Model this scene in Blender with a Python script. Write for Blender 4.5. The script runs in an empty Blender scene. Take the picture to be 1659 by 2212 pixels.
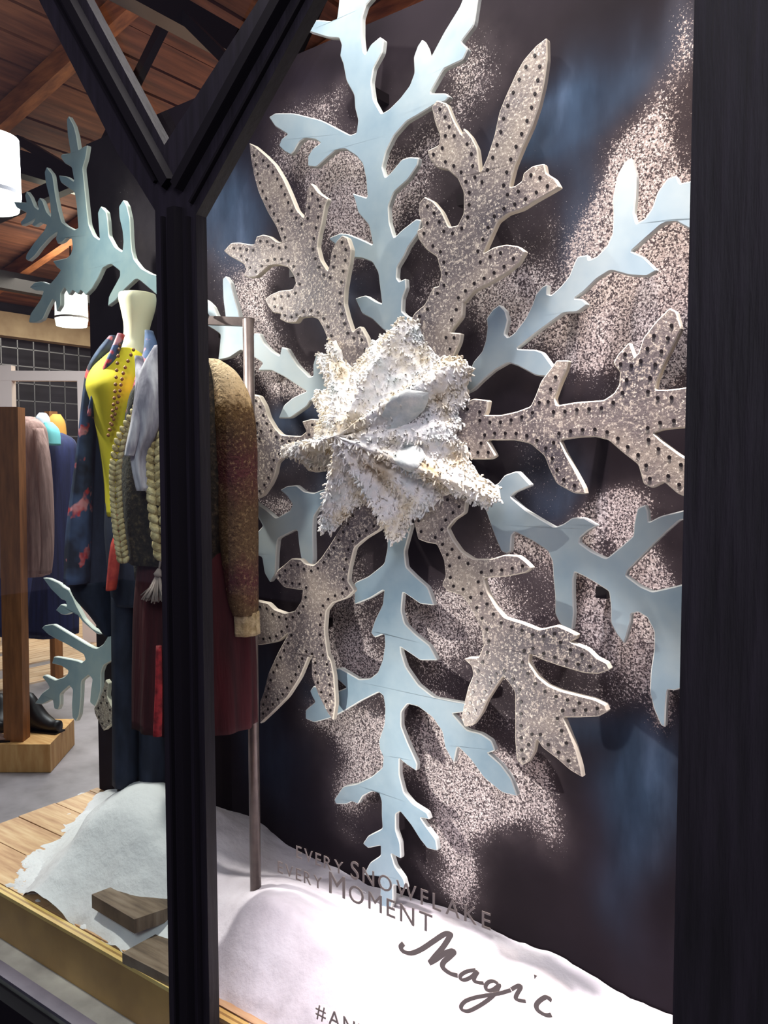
import bpy, bmesh, math, random
from mathutils import Vector, Matrix, noise
from mathutils.geometry import tessellate_polygon
R = math.radians
random.seed(7)
scene = bpy.context.scene
COL = scene.collection

# ---------------------------------------------------------------- camera
F = 1790.0                       # focal length in pixels of the 1659 x 2212 frame
W, HT = 1659.0, 2212.0
PITCH = math.atan(106 / F)
YAW = R(36.15)
EYE = Vector((0, 0, 1.5))
cam_d = bpy.data.cameras.new('camera'); cam = bpy.data.objects.new('camera', cam_d); COL.objects.link(cam)
cam.location = EYE
cam.rotation_euler = (R(90) - PITCH, 0, YAW)
cam_d.sensor_fit = 'VERTICAL'; cam_d.sensor_height = 24.0; cam_d.lens = 24.0 * F / HT
cam_d.clip_start = 0.02; cam_d.clip_end = 100
scene.camera = cam
CM = cam.rotation_euler.to_matrix()

# ---------------------------------------------------------------- world, exposure
world = bpy.data.worlds.new('world'); scene.world = world; world.use_nodes = True
wb = world.node_tree.nodes['Background']
wb.inputs[0].default_value = (0.42, 0.36, 0.55, 1); wb.inputs[1].default_value = 0.26
scene.view_settings.view_transform = 'Standard'; scene.view_settings.look = 'None'
scene.view_settings.gamma = 1; scene.view_settings.use_curve_mapping = False
scene.view_settings.exposure = 0.0

def light(kind, name, loc, target, energy, color, size=.1, spot=60, blend=.6):
    d = bpy.data.lights.new(name, kind); d.energy = energy; d.color = color
    if kind == 'SPOT': d.shadow_soft_size = size; d.spot_size = R(spot); d.spot_blend = blend
    if kind == 'POINT': d.shadow_soft_size = size
    if kind == 'AREA': d.size = size
    o = bpy.data.objects.new(name, d); COL.objects.link(o); o.location = loc
    if target is not None:
        o.rotation_euler = (Vector(target) - Vector(loc)).to_track_quat('-Z', 'Y').to_euler()
    return o
WARM = (1, .84, .68); NEUT = (1, .95, .90); COOL = (.86, .93, 1)
light('SPOT', 'display_spot', (-1.02, .93, .92), (-.80, 1.45, .98), 11, NEUT, .010, 120, 1)  # added low lamp without a fixture, for level arm shadows on the panel
light('SPOT', 'display_spot', (-2.0, 1.0, 2.05), (-.45, 1.65, 1.1), 42, NEUT, .02, 62, .95)
light('SPOT', 'display_spot', (-1.45, .97, 3.3), (-.55, 1.7, 1.75), 82, NEUT, .012, 46, .9)
light('SPOT', 'display_spot', (-.55, .99, 2.9), (-.02, 1.4, 1.2), 46, (1, .72, .52), .015, 56, .7)
light('SPOT', 'display_spot', (-.35, 1.0, 3.0), (-.55, 1.22, .5), 330, (1, .90, .92), .05, 34, .8)
light('SPOT', 'display_spot', (-2.1, 1.0, 3.0), (-1.35, 1.35, .6), 170, NEUT, .05, 55, .7)
light('AREA', 'display_fill', (-.8, 1.0, 2.7), (-.7, 1.7, 1.1), 14, NEUT, .7)
light('AREA', 'outside_fill', (.5, -1.5, 3.2), (-.5, .9, 1.2), 45, (.9, .86, 1), 1.0)  # added area lamp outside, brightens the lettering on the glass
light('AREA', 'shop_fill', (-4.0, 2.9, 3.1), (-4, 2.6, 0), 150, (.98, .92, 1), 1.5)  # added fill above the aisle to brighten the concrete floor
light('AREA', 'shop_fill', (-7.0, 5.5, 3.3), (-7, 5.5, 0), 170, WARM, 2.0)  # added warm fill for the floor further back
light('AREA', 'ceiling_fill', (-6.2, 5.6, 2.3), (-6.2, 5.6, 5), 34, (1, .66, .42), 1.6)  # added upward fills, standing in for the pendant lamps' glow on the ceiling
light('AREA', 'ceiling_fill', (-2.0, 3.2, 3.2), (-2.0, 4.6, 5), 8, (1, .68, .44), .6)

# ---------------------------------------------------------------- pixel -> world
def ray(px, py): return (CM @ Vector(((px - W/2)/F, (HT/2 - py)/F, -1.0)))
def P(px, py, d): return EYE + ray(px, py) * d
def HZ(px, py, z):
    r = ray(px, py); return EYE + r * ((z - EYE.z)/r.z)
def PL(px, py, pt, n):
    r = ray(px, py); return EYE + r * ((pt - EYE).dot(n)/r.dot(n))
CR = CM @ Vector((1, 0, 0)); CF = CM @ Vector((0, 0, -1)); CF.z = 0; CF.normalize()
PLAT = 0.50
corner = HZ(215, 1705, PLAT)
a2 = R(56.2) - (R(90) - YAW)                 # panel's small turn against the window
SX = Vector((math.cos(a2), -math.sin(a2), 0))  # along the panel, to the right
NP = Vector((-SX.y*-1*-1, 0, 0)); NP = Vector((-math.sin(a2), -math.cos(a2), 0))   # panel normal, to the window
UP = Vector((0, 0, 1))

# ---------------------------------------------------------------- materials
def lin(c): return tuple((v/255/12.92 if v/255 <= .04045 else ((v/255+.055)/1.055)**2.4) for v in c)
def mat(name, c, rough=.6, metal=0, spec=.5, emit=None, es=0):
    m = bpy.data.materials.new(name); m.use_nodes = True
    b = m.node_tree.nodes['Principled BSDF']
    b.inputs['Base Color'].default_value = (*lin(c), 1); b.inputs['Roughness'].default_value = rough
    b.inputs['Metallic'].default_value = metal; b.inputs['Specular IOR Level'].default_value = spec
    if emit: b.inputs['Emission Color'].default_value = (*lin(emit), 1); b.inputs['Emission Strength'].default_value = es
    return m
class NT:
    def __init__(s, m): s.m = m; s.t = m.node_tree; s.b = s.t.nodes['Principled BSDF']
    def n(s, t, **k):
        x = s.t.nodes.new(t)
        for a, v in k.items(): setattr(x, a, v)
        return x
    def l(s, a, b): s.t.links.new(a, b)
    def pos(s, scale=(1, 1, 1), rot=(0, 0, 0), world=True):
        if world: src = s.n('ShaderNodeNewGeometry').outputs['Position']
        else: src = s.n('ShaderNodeTexCoord').outputs['Object']
        m = s.n('ShaderNodeMapping'); m.inputs['Scale'].default_value = scale; m.inputs['Rotation'].default_value = rot
        s.l(src, m.inputs[0]); return m.outputs[0]
    def noise(s, vec, scale, detail=3, rough=.55):
        x = s.n('ShaderNodeTexNoise'); x.inputs['Scale'].default_value = scale; x.inputs['Detail'].default_value = detail
        x.inputs['Roughness'].default_value = rough; s.l(vec, x.inputs['Vector']); return x.outputs['Fac']
    def ramp(s, fac, stops, interp='LINEAR'):
        r = s.n('ShaderNodeValToRGB'); r.color_ramp.interpolation = interp
        e = r.color_ramp.elements
        while len(e) < len(stops): e.new(.5)
        for i, (p, c) in enumerate(stops):
            e[i].position = p; e[i].color = (*lin(c), 1) if len(c) == 3 else c
        s.l(fac, r.inputs[0]); return r.outputs[0]
    def mix(s, f, a, b, mode='MIX'):
        x = s.n('ShaderNodeMix', data_type='RGBA', blend_type=mode)
        if isinstance(f, (int, float)): x.inputs[0].default_value = f
        else: s.l(f, x.inputs[0])
        for sock, v in ((x.inputs[6], a), (x.inputs[7], b)):
            if isinstance(v, tuple): sock.default_value = (*lin(v), 1)
            else: s.l(v, sock)
        return x.outputs[2]
    def math(s, op, a, b=0.0, clamp=False):
        x = s.n('ShaderNodeMath', operation=op, use_clamp=clamp)
        for i, v in enumerate((a, b)):
            if isinstance(v, (int, float)): x.inputs[i].default_value = v
            else: s.l(v, x.inputs[i])
        return x.outputs[0]
    def color(s, c): s.l(c, s.b.inputs['Base Color'])
    def bump(s, h, st=.3, dist=.01):
        x = s.n('ShaderNodeBump'); x.inputs['Strength'].default_value = st; x.inputs['Distance'].default_value = dist
        s.l(h, x.inputs['Height']); s.l(x.outputs[0], s.b.inputs['Normal'])
BW = lambda v: (v, v, v, 1)
def m_noise(name, stops, scale, rough=.7, detail=4, stretch=(1, 1, 1), bump=0, dist=.004, spec=.5, metal=0, world=True):
    m = mat(name, (128,)*3, rough, metal, spec); t = NT(m)
    f = t.noise(t.pos(stretch, world=world), scale, detail); t.color(t.ramp(f, stops))
    if bump: t.bump(f, bump, dist)
    return m
# panel paint
PANEL = mat('panel_paint', (40, 32, 36), .85, spec=.12)
def build_panel_mat():
    t = NT(PANEL); p = t.pos()
    at = t.n('ShaderNodeAttribute', attribute_name='paint')
    sep = t.n('ShaderNodeSeparateColor'); t.l(at.outputs['Color'], sep.inputs[0])
    base = t.ramp(t.noise(p, 2.6, 4), [(.3, (26, 20, 24)), (.55, (34, 27, 33)), (.75, (42, 36, 46))])
    blue = t.ramp(t.noise(t.pos((1.4, 1.4, .45)), 6, 5), [(.3, (30, 44, 62)), (.55, (60, 80, 104)), (.75, (104, 126, 156))])
    nb = t.math('MULTIPLY', sep.outputs[1], t.math('ADD', t.noise(t.pos((2, 2, .5)), 5, 4), .35), True)
    c = t.mix(nb, base, blue)
    soft = t.math('MULTIPLY', t.math('MULTIPLY', sep.outputs[0], t.noise(p, 26, 5)), .75, True)
    c = t.mix(soft, c, (120, 108, 110))
    # dense speckle: fine noise thresholded by paint density
    sp = t.noise(p, 190, 3, .75)
    thr = t.math('MULTIPLY_ADD', sep.outputs[0], -.36); thr.node.inputs[2].default_value = .80
    d = t.math('MULTIPLY', t.math('SUBTRACT', sp, thr), 9, True)
    c = t.mix(d, c, (196, 182, 178))
    sp2 = t.noise(p, 300, 2, .6)
    thr2 = t.math('MULTIPLY_ADD', sep.outputs[0], -.34); thr2.node.inputs[2].default_value = .83
    d2 = t.math('MULTIPLY', t.math('SUBTRACT', sp2, thr2), 12, True)
    c = t.mix(d2, c, (232, 222, 218))
    t.color(c)
build_panel_mat()
AQUA = mat('aqua_paint', (170, 195, 205), .55)
t = NT(AQUA); p = t.pos()
c = t.ramp(t.noise(p, 3.2, 5, .6), [(.30, (104, 136, 154)), (.46, (134, 158, 170)), (.6, (164, 180, 182)), (.8, (186, 192, 182))])
c = t.mix(t.math('MULTIPLY', t.noise(p, 14, 5), .35), c, (190, 202, 206)); t.color(c)
AQEDGE = mat('aqua_edge', (222, 226, 220), .6)  # white rim colour: light caught by the chamfer, put into the paint
SILVER = mat('silver_glitter', (150, 145, 145), .5, metal=.05)
t = NT(SILVER); p = t.pos()
c = t.ramp(t.noise(p, 7, 4), [(.34, (84, 78, 82)), (.5, (118, 108, 106)), (.66, (158, 146, 134))])
c = t.mix(t.math('MULTIPLY', t.math('SUBTRACT', t.noise(p, 165, 3, .7), .52), 8, True), c, (196, 184, 170))
c = t.mix(t.math('MULTIPLY', t.math('SUBTRACT', t.noise(p, 270, 2, .6), .60), 12, True), c, (236, 226, 210))
c = t.mix(t.math('MULTIPLY', t.math('SUBTRACT', t.noise(p, 230, 2, .6), .64), 10, True), c, (92, 86, 88)); t.color(c)
t.bump(t.noise(p, 150, 2), .25, .003)
SILEDGE = mat('silver_edge', (214, 205, 188), .6)  # cream edge colour, with the chamfer's caught light painted in
STUD = mat('dark_stud', (34, 28, 28), .35, metal=.3)
WOOL = mat('white_wool', (232, 226, 214), .95, spec=.1)
t = NT(WOOL); p = t.pos()
c = t.ramp(t.noise(p, 17, 4), [(.28, (196, 174, 138)), (.42, (240, 232, 214)), (.56, (252, 250, 246)), (.72, (222, 230, 228))]); t.color(c)
t.bump(t.noise(p, 90, 3), .5, .01)
BLACK = m_noise('black_wood', [(.3, (17, 14, 20)), (.7, (32, 28, 38))], 30, .55, 4, (3, 3, .25), .35, .003)
BLACKP = mat('black_paint', (18, 15, 21), .75, spec=.2)
JAMBM = m_noise('dark_wood_jamb', [(.35, (15, 13, 18)), (.65, (34, 30, 38))], 26, .7, 6, (2.5, 2.5, .18), .9, .006)
def glass_mat(name, tint):
    m = bpy.data.materials.new(name); m.use_nodes = True; nt = m.node_tree; nt.nodes.clear()
    o = nt.nodes.new('ShaderNodeOutputMaterial'); tr = nt.nodes.new('ShaderNodeBsdfTransparent'); tr.inputs[0].default_value = (*tint, 1)
    g = nt.nodes.new('ShaderNodeBsdfGlossy'); g.inputs['Roughness'].default_value = .02
    fr = nt.nodes.new('ShaderNodeFresnel'); fr.inputs[0].default_value = 1.45
    ge = nt.nodes.new('ShaderNodeNewGeometry'); mr = nt.nodes.new('ShaderNodeMapRange')   # same reflection from either side of the pane
    mr.inputs['To Min'].default_value = 1.45; mr.inputs['To Max'].default_value = 1/1.45
    nt.links.new(ge.outputs['Backfacing'], mr.inputs['Value']); nt.links.new(mr.outputs[0], fr.inputs[0])
    mx = nt.nodes.new('ShaderNodeMixShader')
    nt.links.new(fr.outputs[0], mx.inputs[0]); nt.links.new(tr.outputs[0], mx.inputs[1]); nt.links.new(g.outputs[0], mx.inputs[2])
    nt.links.new(mx.outputs[0], o.inputs[0]); return m
GLASS = glass_mat('window_glass', (.97, .98, .98)); GLASSL = glass_mat('window_glass_green', (.80, .92, .85))
SNOW = mat('snow_batting', (238, 234, 240), .95, spec=.15)
t = NT(SNOW); p = t.pos()
c = t.ramp(t.noise(p, 5, 6, .6), [(.28, (196, 190, 196)), (.42, (226, 220, 226)), (.6, (240, 236, 242))]); t.color(c); t.bump(t.noise(p, 14, 6), .35, .03)
CRATE = m_noise('weathered_wood', [(.3, (88, 72, 62)), (.5, (126, 104, 88)), (.7, (150, 130, 116))], 9, .8, 6, (1, 7, 1), .5)
PINE = m_noise('pine_board', [(.3, (186, 136, 98)), (.5, (214, 168, 126)), (.7, (232, 194, 152))], 7, .6, 5, (1, 9, 1), .2)
GOLD = m_noise('golden_rail_wood', [(.3, (206, 160, 90)), (.5, (232, 192, 116)), (.7, (244, 212, 140))], 6, .45, 4, (1, 1, 1))
RAILD = m_noise('olive_rail_face', [(.3, (150, 110, 62)), (.7, (196, 152, 90))], 6, .45, 4)
CONC = m_noise('concrete', [(.3, (118, 110, 114)), (.5, (150, 142, 146)), (.7, (170, 160, 166))], 4, .55, 7, bump=.1)
SILLM = m_noise('stone_sill', [(.3, (132, 122, 122)), (.6, (170, 160, 158)), (.8, (190, 180, 176))], 9, .6, 6)
PURP = m_noise('sill_strip', [(.3, (92, 80, 98)), (.7, (130, 116, 134))], 8, .5, 4)
OAK = m_noise('oak_floor', [(.3, (190, 150, 118)), (.5, (220, 186, 154)), (.7, (238, 210, 182))], 5, .6, 6, (8, 1, 1), world=True)
CEILB = m_noise('ceiling_board', [(.3, (70, 40, 34)), (.5, (104, 62, 48)), (.7, (138, 88, 64))], 3, .75, 6, (6, .5, 1), .2)
TIMB = m_noise('timber', [(.3, (110, 62, 38)), (.7, (170, 106, 64))], 4, .7, 5, (1, 6, 6))
BEAMB = m_noise('pale_beam', [(.3, (150, 126, 106)), (.7, (186, 164, 140))], 4, .7, 5)
WALLD = m_noise('dark_wall', [(.3, (26, 24, 36)), (.7, (44, 42, 58))], 2, .8)
WALLG = m_noise('grey_wall', [(.3, (70, 64, 72)), (.7, (96, 88, 96))], 2, .8)
STEEL = mat('dark_steel', (30, 28, 34), .4, metal=.7)
WIRE = mat('grid_wire', (120, 120, 132), .4, metal=.6)
RODM = m_noise('brushed_bronze', [(.3, (104, 92, 88)), (.7, (140, 126, 120))], 20, .35, metal=.6)
WHITEP = mat('white_paint', (225, 208, 205), .6)
SHADE = mat('lit_lamp_shade', (250, 248, 248), .8, emit=(255, 250, 252), es=1.6)
SHADEB = mat('lamp_diffuser', (255, 255, 255), .8, emit=(255, 255, 255), es=2.4)
BAND = mat('lamp_band', (110, 108, 116), .6)
PLINTH = m_noise('pine_plinth', [(.3, (196, 140, 78)), (.7, (232, 184, 122))], 6, .6, 5, (1, 8, 1))
OAKP = m_noise('oak_post', [(.3, (120, 74, 36)), (.7, (160, 102, 56))], 6, .6, 5, (8, 8, 1))
SKIN = mat('ivory_mannequin', (226, 214, 184), .45)
YEL = m_noise('yellow_jersey', [(.35, (206, 182, 20)), (.7, (236, 214, 40))], 14, .8, 3, (1, 1, .3), .3)
DENIM = m_noise('dark_denim', [(.3, (22, 26, 44)), (.7, (40, 46, 68))], 40, .85, 3, (1, 1, .4), .2)
MAROON = m_noise('maroon_cloth', [(.3, (54, 12, 20)), (.7, (82, 18, 28))], 9, .85, 3, (6, 6, .3), .4, .01)
LACE = m_noise('red_lace', [(.4, (120, 20, 30)), (.6, (180, 40, 50))], 60, .8, 3, bump=.5)
NAVY = m_noise('navy_cloth', [(.3, (18, 22, 54)), (.7, (34, 40, 84))], 7, .85, 3, (6, 6, .3), .3, .01)
def floral():
    m = mat('floral_cloth', (30, 34, 60), .85); t = NT(m); p = t.pos()
    base = t.ramp(t.noise(p, 9, 3), [(.4, (24, 30, 48)), (.6, (70, 88, 128))])
    f = t.math('MULTIPLY', t.math('SUBTRACT', t.noise(p, 16, 3), .56), 20, True)
    c = t.mix(f, base, t.ramp(t.noise(p, 30, 2), [(.4, (206, 60, 62)), (.6, (226, 150, 158))])); t.color(c); return m
FLORAL = floral(); REDK = m_noise('coral_knit', [(.3, (170, 40, 36)), (.7, (222, 84, 70))], 40, .9, 3, bump=.4)
BLUESC = m_noise('lavender_scarf', [(.32, (92, 84, 100)), (.5, (158, 148, 164)), (.68, (220, 210, 222))], 16, .9, 4, (2, 2, .5), .5, .01)
def marl(name, cs, sc=70):
    m = mat(name, (120, 90, 60), .95, spec=.1); t = NT(m); p = t.pos()
    b = t.ramp(t.noise(t.pos((1, 1, 2.2)), 5, 2), cs)
    w = t.math('MULTIPLY', t.math('SUBTRACT', t.noise(p, sc, 4, .7), .5), 5, True)
    c = t.mix(w, b, (200, 172, 128)); c = t.mix(t.math('MULTIPLY', t.math('SUBTRACT', t.noise(p, sc*1.3, 3), .54), 6, True), c, (58, 38, 24))
    t.color(c); t.bump(t.noise(p, sc, 3), .8, .012); return m
MARL = mat('marl_knit', (120, 90, 60), .95, spec=.1); t = NT(MARL); p = t.pos()
sx = t.n('ShaderNodeSeparateXYZ'); t.l(p, sx.inputs[0])
zz = t.math('ADD', sx.outputs[2], t.math('MULTIPLY', t.math('SUBTRACT', t.noise(p, 30, 4, .7), .5), .10))
zz = t.math('MULTIPLY', t.math('SUBTRACT', zz, 1.1), 1/.62, True)
b = t.ramp(zz, [(.0, (112, 88, 64)), (.20, (122, 98, 72)), (.29, (104, 60, 58)), (.37, (116, 92, 64)), (.50, (108, 84, 58)), (.62, (98, 54, 54)), (.74, (84, 62, 42)), (.82, (100, 76, 44)), (.855, (214, 184, 140)), (.93, (238, 216, 176))])
c = t.mix(t.math('MULTIPLY', t.math('SUBTRACT', t.noise(p, 150, 3, .7), .54), 4, True), b, (190, 160, 116)); c = t.mix(t.math('MULTIPLY', t.math('SUBTRACT', t.noise(p, 190, 3), .56), 5, True), c, (56, 36, 22))
t.color(c); t.bump(t.noise(p, 140, 3), .7, .006)
MARLD = m_noise('dark_marl_knit', [(.35, (28, 24, 22)), (.55, (50, 42, 34)), (.75, (96, 80, 60))], 120, .95, 3, bump=.6)
CREAM = m_noise('cream_knit', [(.35, (176, 150, 104)), (.65, (226, 204, 160))], 60, .95, 3, bump=.8, dist=.01)
TAUPE = m_noise('taupe_knit', [(.3, (124, 94, 86)), (.7, (176, 142, 132))], 9, .95, 4, (5, 5, .5), .6, .01)
TASS = mat('grey_tassel', (160, 140, 136), .9)
BOOT = mat('black_leather', (22, 18, 22), .45)
MAG = mat('magenta_cloth', (190, 30, 120), .7); TEALC = mat('aqua_cloth', (120, 200, 200), .8)
MUST = mat('mustard_cloth', (206, 146, 60), .8); WHITC = mat('white_cloth', (200, 205, 215), .8)
VINYL = mat('bronze_vinyl', (196, 182, 168), .5)
EXTM = m_noise('pavement', [(.3, (60, 56, 64)), (.7, (90, 84, 92))], 5, .8)

# ---------------------------------------------------------------- object helpers
WL = {}
def reg(o, w): WL[o.name] = Vector(w)
def props(o, label=None, cat=None, group=None, kind=None):
    if label: o['label'] = label
    if cat: o['category'] = cat
    if group: o['group'] = group
    if kind: o['kind'] = kind
    return o
def empty(name, loc, label=None, cat=None, group=None, kind=None):
    o = bpy.data.objects.new(name, None); COL.objects.link(o); o.location = loc; o.empty_display_size = .1; reg(o, loc)
    return props(o, label, cat, group, kind)
def mk(name, verts, faces, mats, parent=None, fm=None, smooth=False, **kw):
    vs = [Vector(v) for v in verts]
    lo = Vector([min(v[i] for v in vs) for i in range(3)]); hi = Vector([max(v[i] for v in vs) for i in range(3)])
    c = (lo+hi)/2; c.z = lo.z
    me = bpy.data.meshes.new(name); me.from_pydata([v-c for v in vs], [], faces)
    for m in (mats if isinstance(mats, (list, tuple)) else [mats]): me.materials.append(m)
    if fm: me.polygons.foreach_set('material_index', fm)
    if smooth: me.polygons.foreach_set('use_smooth', [True]*len(me.polygons))
    bm = bmesh.new(); bm.from_mesh(me); bmesh.ops.recalc_face_normals(bm, faces=bm.faces); bm.to_mesh(me); bm.free()
    me.update()
    o = bpy.data.objects.new(name, me); COL.objects.link(o); reg(o, c)
    if parent is not None: o.parent = parent; o.location = c - WL[parent.name]
    else: o.location = c
    return props(o, **kw)
class MB:
    def __init__(s): s.v = []; s.f = []; s.m = []
    def add(s, v, f, mi=0):
        b = len(s.v); s.v += [Vector(x) for x in v]; s.f += [tuple(b+i for i in q) for q in f]; s.m += [mi]*len(f)
    def box(s, c, size, rot=None, mi=0):
        c = Vector(c); h = Vector(size)/2; vs = []
        for z in (-1, 1):
            for y in (-1, 1):
                for x in (-1, 1):
                    v = Vector((x*h.x, y*h.y, z*h.z)); vs.append(c + (rot @ v if rot else v))
        s.add(vs, [(0, 2, 3, 1), (4, 5, 7, 6), (0, 1, 5, 4), (2, 6, 7, 3), (0, 4, 6, 2), (1, 3, 7, 5)], mi); return s
    def beam(s, a, b, w, h, mi=0, up=Vector((0, 0, 1))):
        a = Vector(a); b = Vector(b); d = (b-a).normalized()
        if abs(d.dot(up)) > .97: up = Vector((1, 0, 0))
        sd = d.cross(up).normalized(); u = sd.cross(d)
        vs = [p + sd*x*w/2 + u*z*h/2 for p in (a, b) for x, z in ((-1, -1), (1, -1), (1, 1), (-1, 1))]
        s.add(vs, [(0, 1, 2, 3), (4, 7, 6, 5), (0, 4, 5, 1), (1, 5, 6, 2), (2, 6, 7, 3), (3, 7, 4, 0)], mi); return s
    def tube(s, pts, rs, n=10, mi=0, cap=True):
        pts = [Vector(p) for p in pts]; rs = rs if isinstance(rs, (list, tuple)) else [rs]*len(pts); rings = []
        for i, p in enumerate(pts):
            d = (pts[min(i+1, len(pts)-1)] - pts[max(i-1, 0)]).normalized()
            a = d.cross(UP); a = a.normalized() if a.length > .05 else Vector((1, 0, 0)); b = a.cross(d)
            rings.append([p + (a*math.cos(2*math.pi*k/n) + b*math.sin(2*math.pi*k/n))*rs[i] for k in range(n)])
        s.rings(rings, mi, cap); return s
    def rings(s, rings, mi=0, cap=True):
        n = len(rings[0]); f = []
        for i in range(len(rings)-1):
            for k in range(n): f.append((i*n+k, i*n+(k+1) % n, (i+1)*n+(k+1) % n, (i+1)*n+k))
        if cap: f += [tuple(range(n)), tuple((len(rings)-1)*n+k for k in reversed(range(n)))]
        s.add([v for r in rings for v in r], f, mi)
    def go(s, name, mats, parent=None, smooth=False, **kw): return mk(name, s.v, s.f, mats, parent, s.m, smooth, **kw)
def catmull(vals, n):
    out = []
    for i in range(len(vals)-1):
        p0 = vals[max(i-1, 0)]; p1 = vals[i]; p2 = vals[i+1]; p3 = vals[min(i+2, len(vals)-1)]
        for k in range(n):
            u = k/n
            out.append(tuple(.5*((2*b) + (c-a)*u + (2*a-5*b+4*c-d)*u*u + (3*b-a-3*c+d)*u**3) for a, b, c, d in zip(p0, p1, p2, p3)))
    out.append(vals[-1]); return out
def loft(name, rows, mats, parent=None, seg=28, sub=5, fold=0, nf=9, cap=True, wob=0, fm=None, open_=None, **kw):
    """rows: (px, py, depth, halfwidth_px, halfdepth_m)"""
    rings = []
    for r in catmull(rows, sub):
        px, py, d, hw, hd = r; c = P(px, py, d); a = hw*d/F; ring = []
        for k in range(seg):
            th = 2*math.pi*k/seg
            g = 1 + fold*math.sin(nf*th + py*.004) * min(1, max(.2, (py-rows[0][1])/300)) + wob*noise.noise(Vector((math.cos(th)*2, math.sin(th)*2, py*.02)))
            ring.append(c + CR*math.cos(th)*a*g + CF*math.sin(th)*hd*g)
        rings.append(ring)
    mb = MB(); mb.rings(rings, 0, cap)
    return mb.go(name, mats, parent, True, **kw)

# polygons ------------------------------------------------------------------
CROPS = {'1': (440, 0, .33755), '2': (880, 60, .37372), '3': (440, 480, .27728), '4': (880, 600, .37372), '5': (540, 940, .33755),
         '6': (880, 1100, .37372), '7': (540, 1400, .38577), 'b': (0, 240, .217), 'd': (0, 1000, .217), 'e': (0, 1360, .22905), 'g': (320, 600, .24111), 'p': (0, 0, 1)}
def parse(s):
    out = []; cur = CROPS['p']
    for tok in s.split():
        if tok[-1] == ':': cur = CROPS[tok[:-1]]; continue
        x, y = tok.split(','); out.append((cur[0]+float(x)*cur[2], cur[1]+float(y)*cur[2]))
    return out
def area(p): return sum(p[i][0]*p[(i+1) % len(p)][1]-p[(i+1) % len(p)][0]*p[i][1] for i in range(len(p)))/2
def chaikin(p, r=.15):
    out = []
    n = len(p)
    for i in range(n):
        a, b, c = Vector(p[i-1]), Vector(p[i]), Vector(p[(i+1) % n])
        u, v = (a-b), (c-b)
        ang = u.angle(v, 0) if u.length > 1e-6 and v.length > 1e-6 else 3
        q = r if ang > 1.2 else .07
        out.append(tuple(b+u*q))
        if ang > 1.2: out.append(tuple(b*.5 + (b+u*q)*.25 + (b+v*q)*.25))
        out.append(tuple(b+v*q))
    return out
def inset(p, d):
    n = len(p); out = []
    for i in range(n):
        a, b, c = Vector(p[i-1]), Vector(p[i]), Vector(p[(i+1) % n])
        u = (b-a); v = (c-b)
        if u.length < 1e-7 or v.length < 1e-7: out.append(tuple(b)); continue
        u.normalize(); v.normalize(); n1 = Vector((-u.y, u.x)); n2 = Vector((-v.y, v.x)); m = n1+n2
        if m.length < .3: m = n1
        m.normalize(); k = d/max(.45, m.dot(n1)); out.append(tuple(b+m*k))
    return out
def inside(pt, p):
    x, y = pt; c = False; n = len(p)
    for i in range(n):
        x1, y1 = p[i-1]; x2, y2 = p[i]
        if (y1 > y) != (y2 > y) and x < (x2-x1)*(y-y1)/(y2-y1)+x1: c = not c
    return c
def bdist(pt, p):
    P_ = Vector(pt); best = 9
    for i in range(len(p)):
        a = Vector(p[i-1]); b = Vector(p[i]); ab = b-a; L = ab.length_squared
        t_ = 0 if L == 0 else max(0, min(1, (P_-a).dot(ab)/L)); best = min(best, (a+ab*t_-P_).length)
    return best
def to_plane(poly, O, U, V, N):
    return [((q-O).dot(U), (q-O).dot(V)) for q in (PL(x, y, O, N) for x, y in poly)]
def slab(poly2, O, U, V, N, th, ch=.0020):
    """extruded cut-out with a small chamfer round the front; N faces the viewer"""
    if area(poly2) < 0: poly2 = poly2[::-1]
    n = len(poly2); B = inset(poly2, ch); w = lambda q, k: O+U*q[0]+V*q[1]+N*k
    v = [w(q, 0) for q in poly2]+[w(q, th-ch) for q in poly2]+[w(q, th) for q in B]
    f = []; m = []
    for i in range(n):
        j = (i+1) % n
        f += [(i, j, n+j, n+i), (n+i, n+j, 2*n+j, 2*n+i)]; m += [1, 1]
    for tri in tessellate_polygon([[Vector((q[0], q[1], 0)) for q in poly2]]):
        f.append(tuple(tri)); m.append(1); f.append(tuple(2*n+i for i in tri)); m.append(0)
    return v, f, m
def polybox(mb, pts_px, O, N, th, mi=0):
    vs = [PL(x, y, O, N) for x, y in pts_px]; n = len(vs)
    v = vs + [q + N*th for q in vs]; tr = tessellate_polygon([[Vector((q.x, q.z, 0)) for q in vs]])
    f = [tuple(t_) for t_ in tr] + [tuple(n+i for i in t_) for t_ in tr] + [(i, (i+1) % n, n+(i+1) % n, n+i) for i in range(n)]
    mb.add(v, f, mi)

# ================================================================= SETTING
XL, YB = -8.9, 9.5
mk('floor', [(-9, .98, 0), (4, .98, 0), (4, YB, 0), (-9, YB, 0), (-9, .98, -.1), (4, .98, -.1), (4, YB, -.1), (-9, YB, -.1)],
   [(0, 1, 2, 3), (4, 7, 6, 5), (0, 4, 5, 1), (1, 5, 6, 2), (2, 6, 7, 3), (3, 7, 4, 0)], CONC, kind='structure')
floor = bpy.data.objects['floor']
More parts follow.
